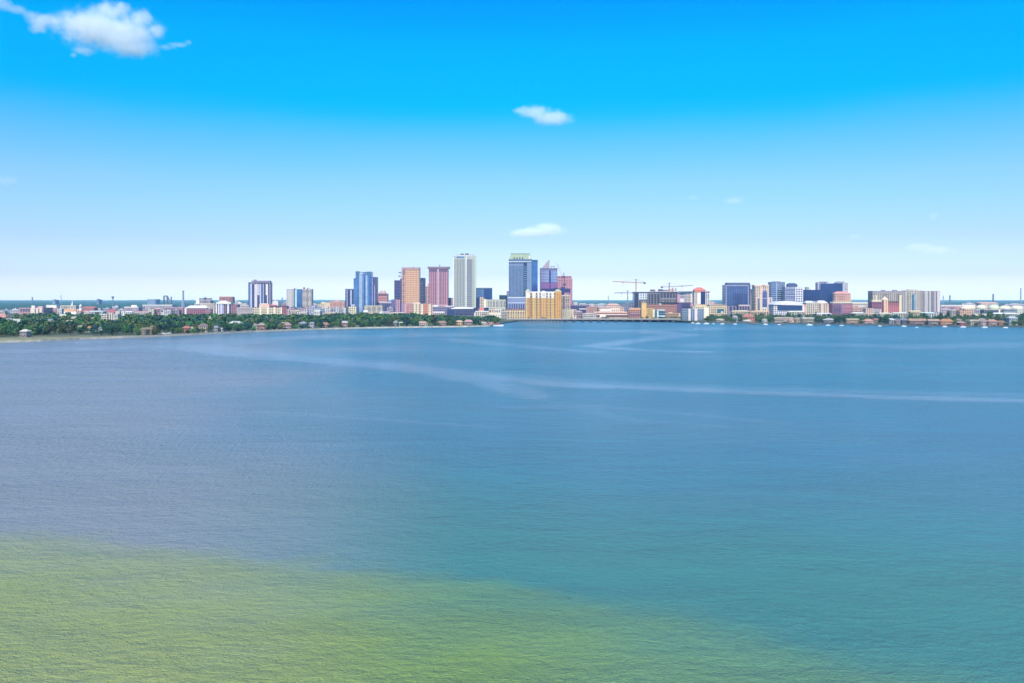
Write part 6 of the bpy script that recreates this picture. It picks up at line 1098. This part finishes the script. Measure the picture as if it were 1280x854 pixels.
# ------------------------------------------------------------------ clouds: small volumes of vapour far beyond the city
def cloud(label, D, blobs, dens, seed, fray=.55, scale=1.0, soft=.35):
    """blobs: (px, py, half width, half height) in photo pixels at distance D"""
    s = D / FPX; cx = sum(b[0] for b in blobs) / len(blobs); cy = sum(b[1] for b in blobs) / len(blobs)
    bm = bmesh.new()
    xs = [(b[0] - b[2], b[0] + b[2], b[1] - b[3], b[1] + b[3]) for b in blobs]
    x0, x1 = (min(q[0] for q in xs) - cx - 6) * s, (max(q[1] for q in xs) - cx + 6) * s
    z1, z0 = (cy - min(q[2] for q in xs) + 5) * s, (cy - max(q[3] for q in xs) - 5) * s
    dy = max(b[3] for b in blobs) * 1.5 * s
    bmesh.ops.create_icosphere(bm, subdivisions=3, radius=1)
    for v in bm.verts:
        v.co = Vector((math.copysign(abs(v.co.x) ** .6, v.co.x) * (x1 - x0) / 2 * 1.08 + (x0 + x1) / 2, v.co.y * dy * 1.3, math.copysign(abs(v.co.z) ** .6, v.co.z) * (z1 - z0) / 2 * 1.08 + (z0 + z1) / 2))
    me = bpy.data.meshes.new('cloud'); bm.to_mesh(me); bm.free()
    m = bpy.data.materials.new('vapour'); m.use_nodes = True; nt = m.node_tree; nt.nodes.clear(); me.materials.append(m)
    ou = node(nt, 'ShaderNodeOutputMaterial'); vs = node(nt, 'ShaderNodeVolumeScatter'); vs.inputs['Color'].default_value = (1, 1, 1, 1); vs.inputs['Anisotropy'].default_value = -.4
    nt.links.new(vs.outputs[0], ou.inputs['Volume'])
    tc = node(nt, 'ShaderNodeTexCoord'); prev = None
    for px, py, hx, hz in blobs:
        sb = node(nt, 'ShaderNodeVectorMath', operation='SUBTRACT'); nt.links.new(tc.outputs['Object'], sb.inputs[0]); sb.inputs[1].default_value = ((px - cx) * s, 0, (cy - py) * s)
        dv = node(nt, 'ShaderNodeVectorMath', operation='DIVIDE'); nt.links.new(sb.outputs[0], dv.inputs[0]); dv.inputs[1].default_value = (hx * s, max(hz * 1.3, hx * .7) * s, hz * s)
        ln = node(nt, 'ShaderNodeVectorMath', operation='LENGTH'); nt.links.new(dv.outputs[0], ln.inputs[0])
        if prev is None: prev = ln.outputs['Value']
        else:
            mn = node(nt, 'ShaderNodeMath', operation='SMOOTH_MIN'); mn.inputs[2].default_value = .25; nt.links.new(prev, mn.inputs[0]); nt.links.new(ln.outputs['Value'], mn.inputs[1]); prev = mn.outputs[0]
    nz = node(nt, 'ShaderNodeTexNoise'); nz.inputs['Scale'].default_value = 1 / (11 * s * scale); nz.inputs['Detail'].default_value = 5; nz.inputs['Roughness'].default_value = .58
    mp = node(nt, 'ShaderNodeMapping'); mp.inputs['Location'].default_value = (seed * 777.7, seed * 311.1, seed * 101.3); nt.links.new(tc.outputs['Object'], mp.inputs[0]); nt.links.new(mp.outputs[0], nz.inputs['Vector'])
    a = node(nt, 'ShaderNodeMath', operation='MULTIPLY_ADD'); nt.links.new(nz.outputs['Fac'], a.inputs[0]); a.inputs[1].default_value = fray * 2.0; nt.links.new(prev, a.inputs[2])
    mr = node(nt, 'ShaderNodeMapRange'); mr.interpolation_type = 'SMOOTHSTEP'; nt.links.new(a.outputs[0], mr.inputs['Value'])
    mr.inputs['From Min'].default_value = 1 + fray; mr.inputs['From Max'].default_value = 1 + fray - soft - .3; mr.inputs['To Min'].default_value = 0; mr.inputs['To Max'].default_value = dens / s
    nt.links.new(mr.outputs[0], vs.inputs['Density'])
    return tag(link('cloud', me, None, (wx(cx, D), D, wz(cy, D))), label, 'cloud')
cloud('largest bright white cloud at the upper left, shaped like a fish', 5200, [(122, 36, 58, 27), (158, 44, 42, 27), (100, 30, 38, 17), (56, 27, 28, 11), (48, 36, 14, 9), (134, 14, 26, 13), (152, 12, 14, 12), (176, 24, 18, 14), (196, 38, 14, 12), (165, 60, 38, 13), (106, 64, 16, 7), (92, 69, 6, 4)], .05, 1, .75, 1.0, .5)
cloud('thin white wisp at the top left picture corner', 5000, [(4, 6, 14, 10), (22, 12, 16, 6), (36, 18, 10, 6)], .035, 2)
cloud('faint shred trailing right of the big upper left cloud', 5300, [(208, 59, 14, 3.5), (222, 56, 16, 3), (236, 53, 6, 4)], .03, 3, .8, .6)
cloud('small oval cloud high above the city centre', 6400, [(668, 140, 26, 9), (690, 148, 30, 11), (652, 139, 14, 5)], .045, 4, .7, .8)
cloud('low flat cloud just above the city centre towers', 8600, [(660, 292, 30, 6.5), (684, 286, 26, 8), (676, 290, 36, 7)], .05, 5, .6, .8)
cloud('faint flat cloud low over the right hand towers', 9000, [(1150, 309, 24, 6), (1170, 313, 30, 6)], .022, 6)
cloud('faint small cloud at mid height over the red roofed hotel', 8000, [(918, 251, 16, 6)], .018, 7)
cloud('very faint puff left of the small mid height cloud', 8000, [(866, 247, 10, 4.5)], .012, 8)
cloud('very faint puff above the beige slab', 8600, [(1070, 296, 11, 4.5)], .014, 9)
cloud('tiny faint tuft high at the right', 8200, [(1167, 270, 6, 7)], .014, 10)
cloud('faint wisp at the left picture edge', 7000, [(8, 226, 20, 8)], .01, 11)
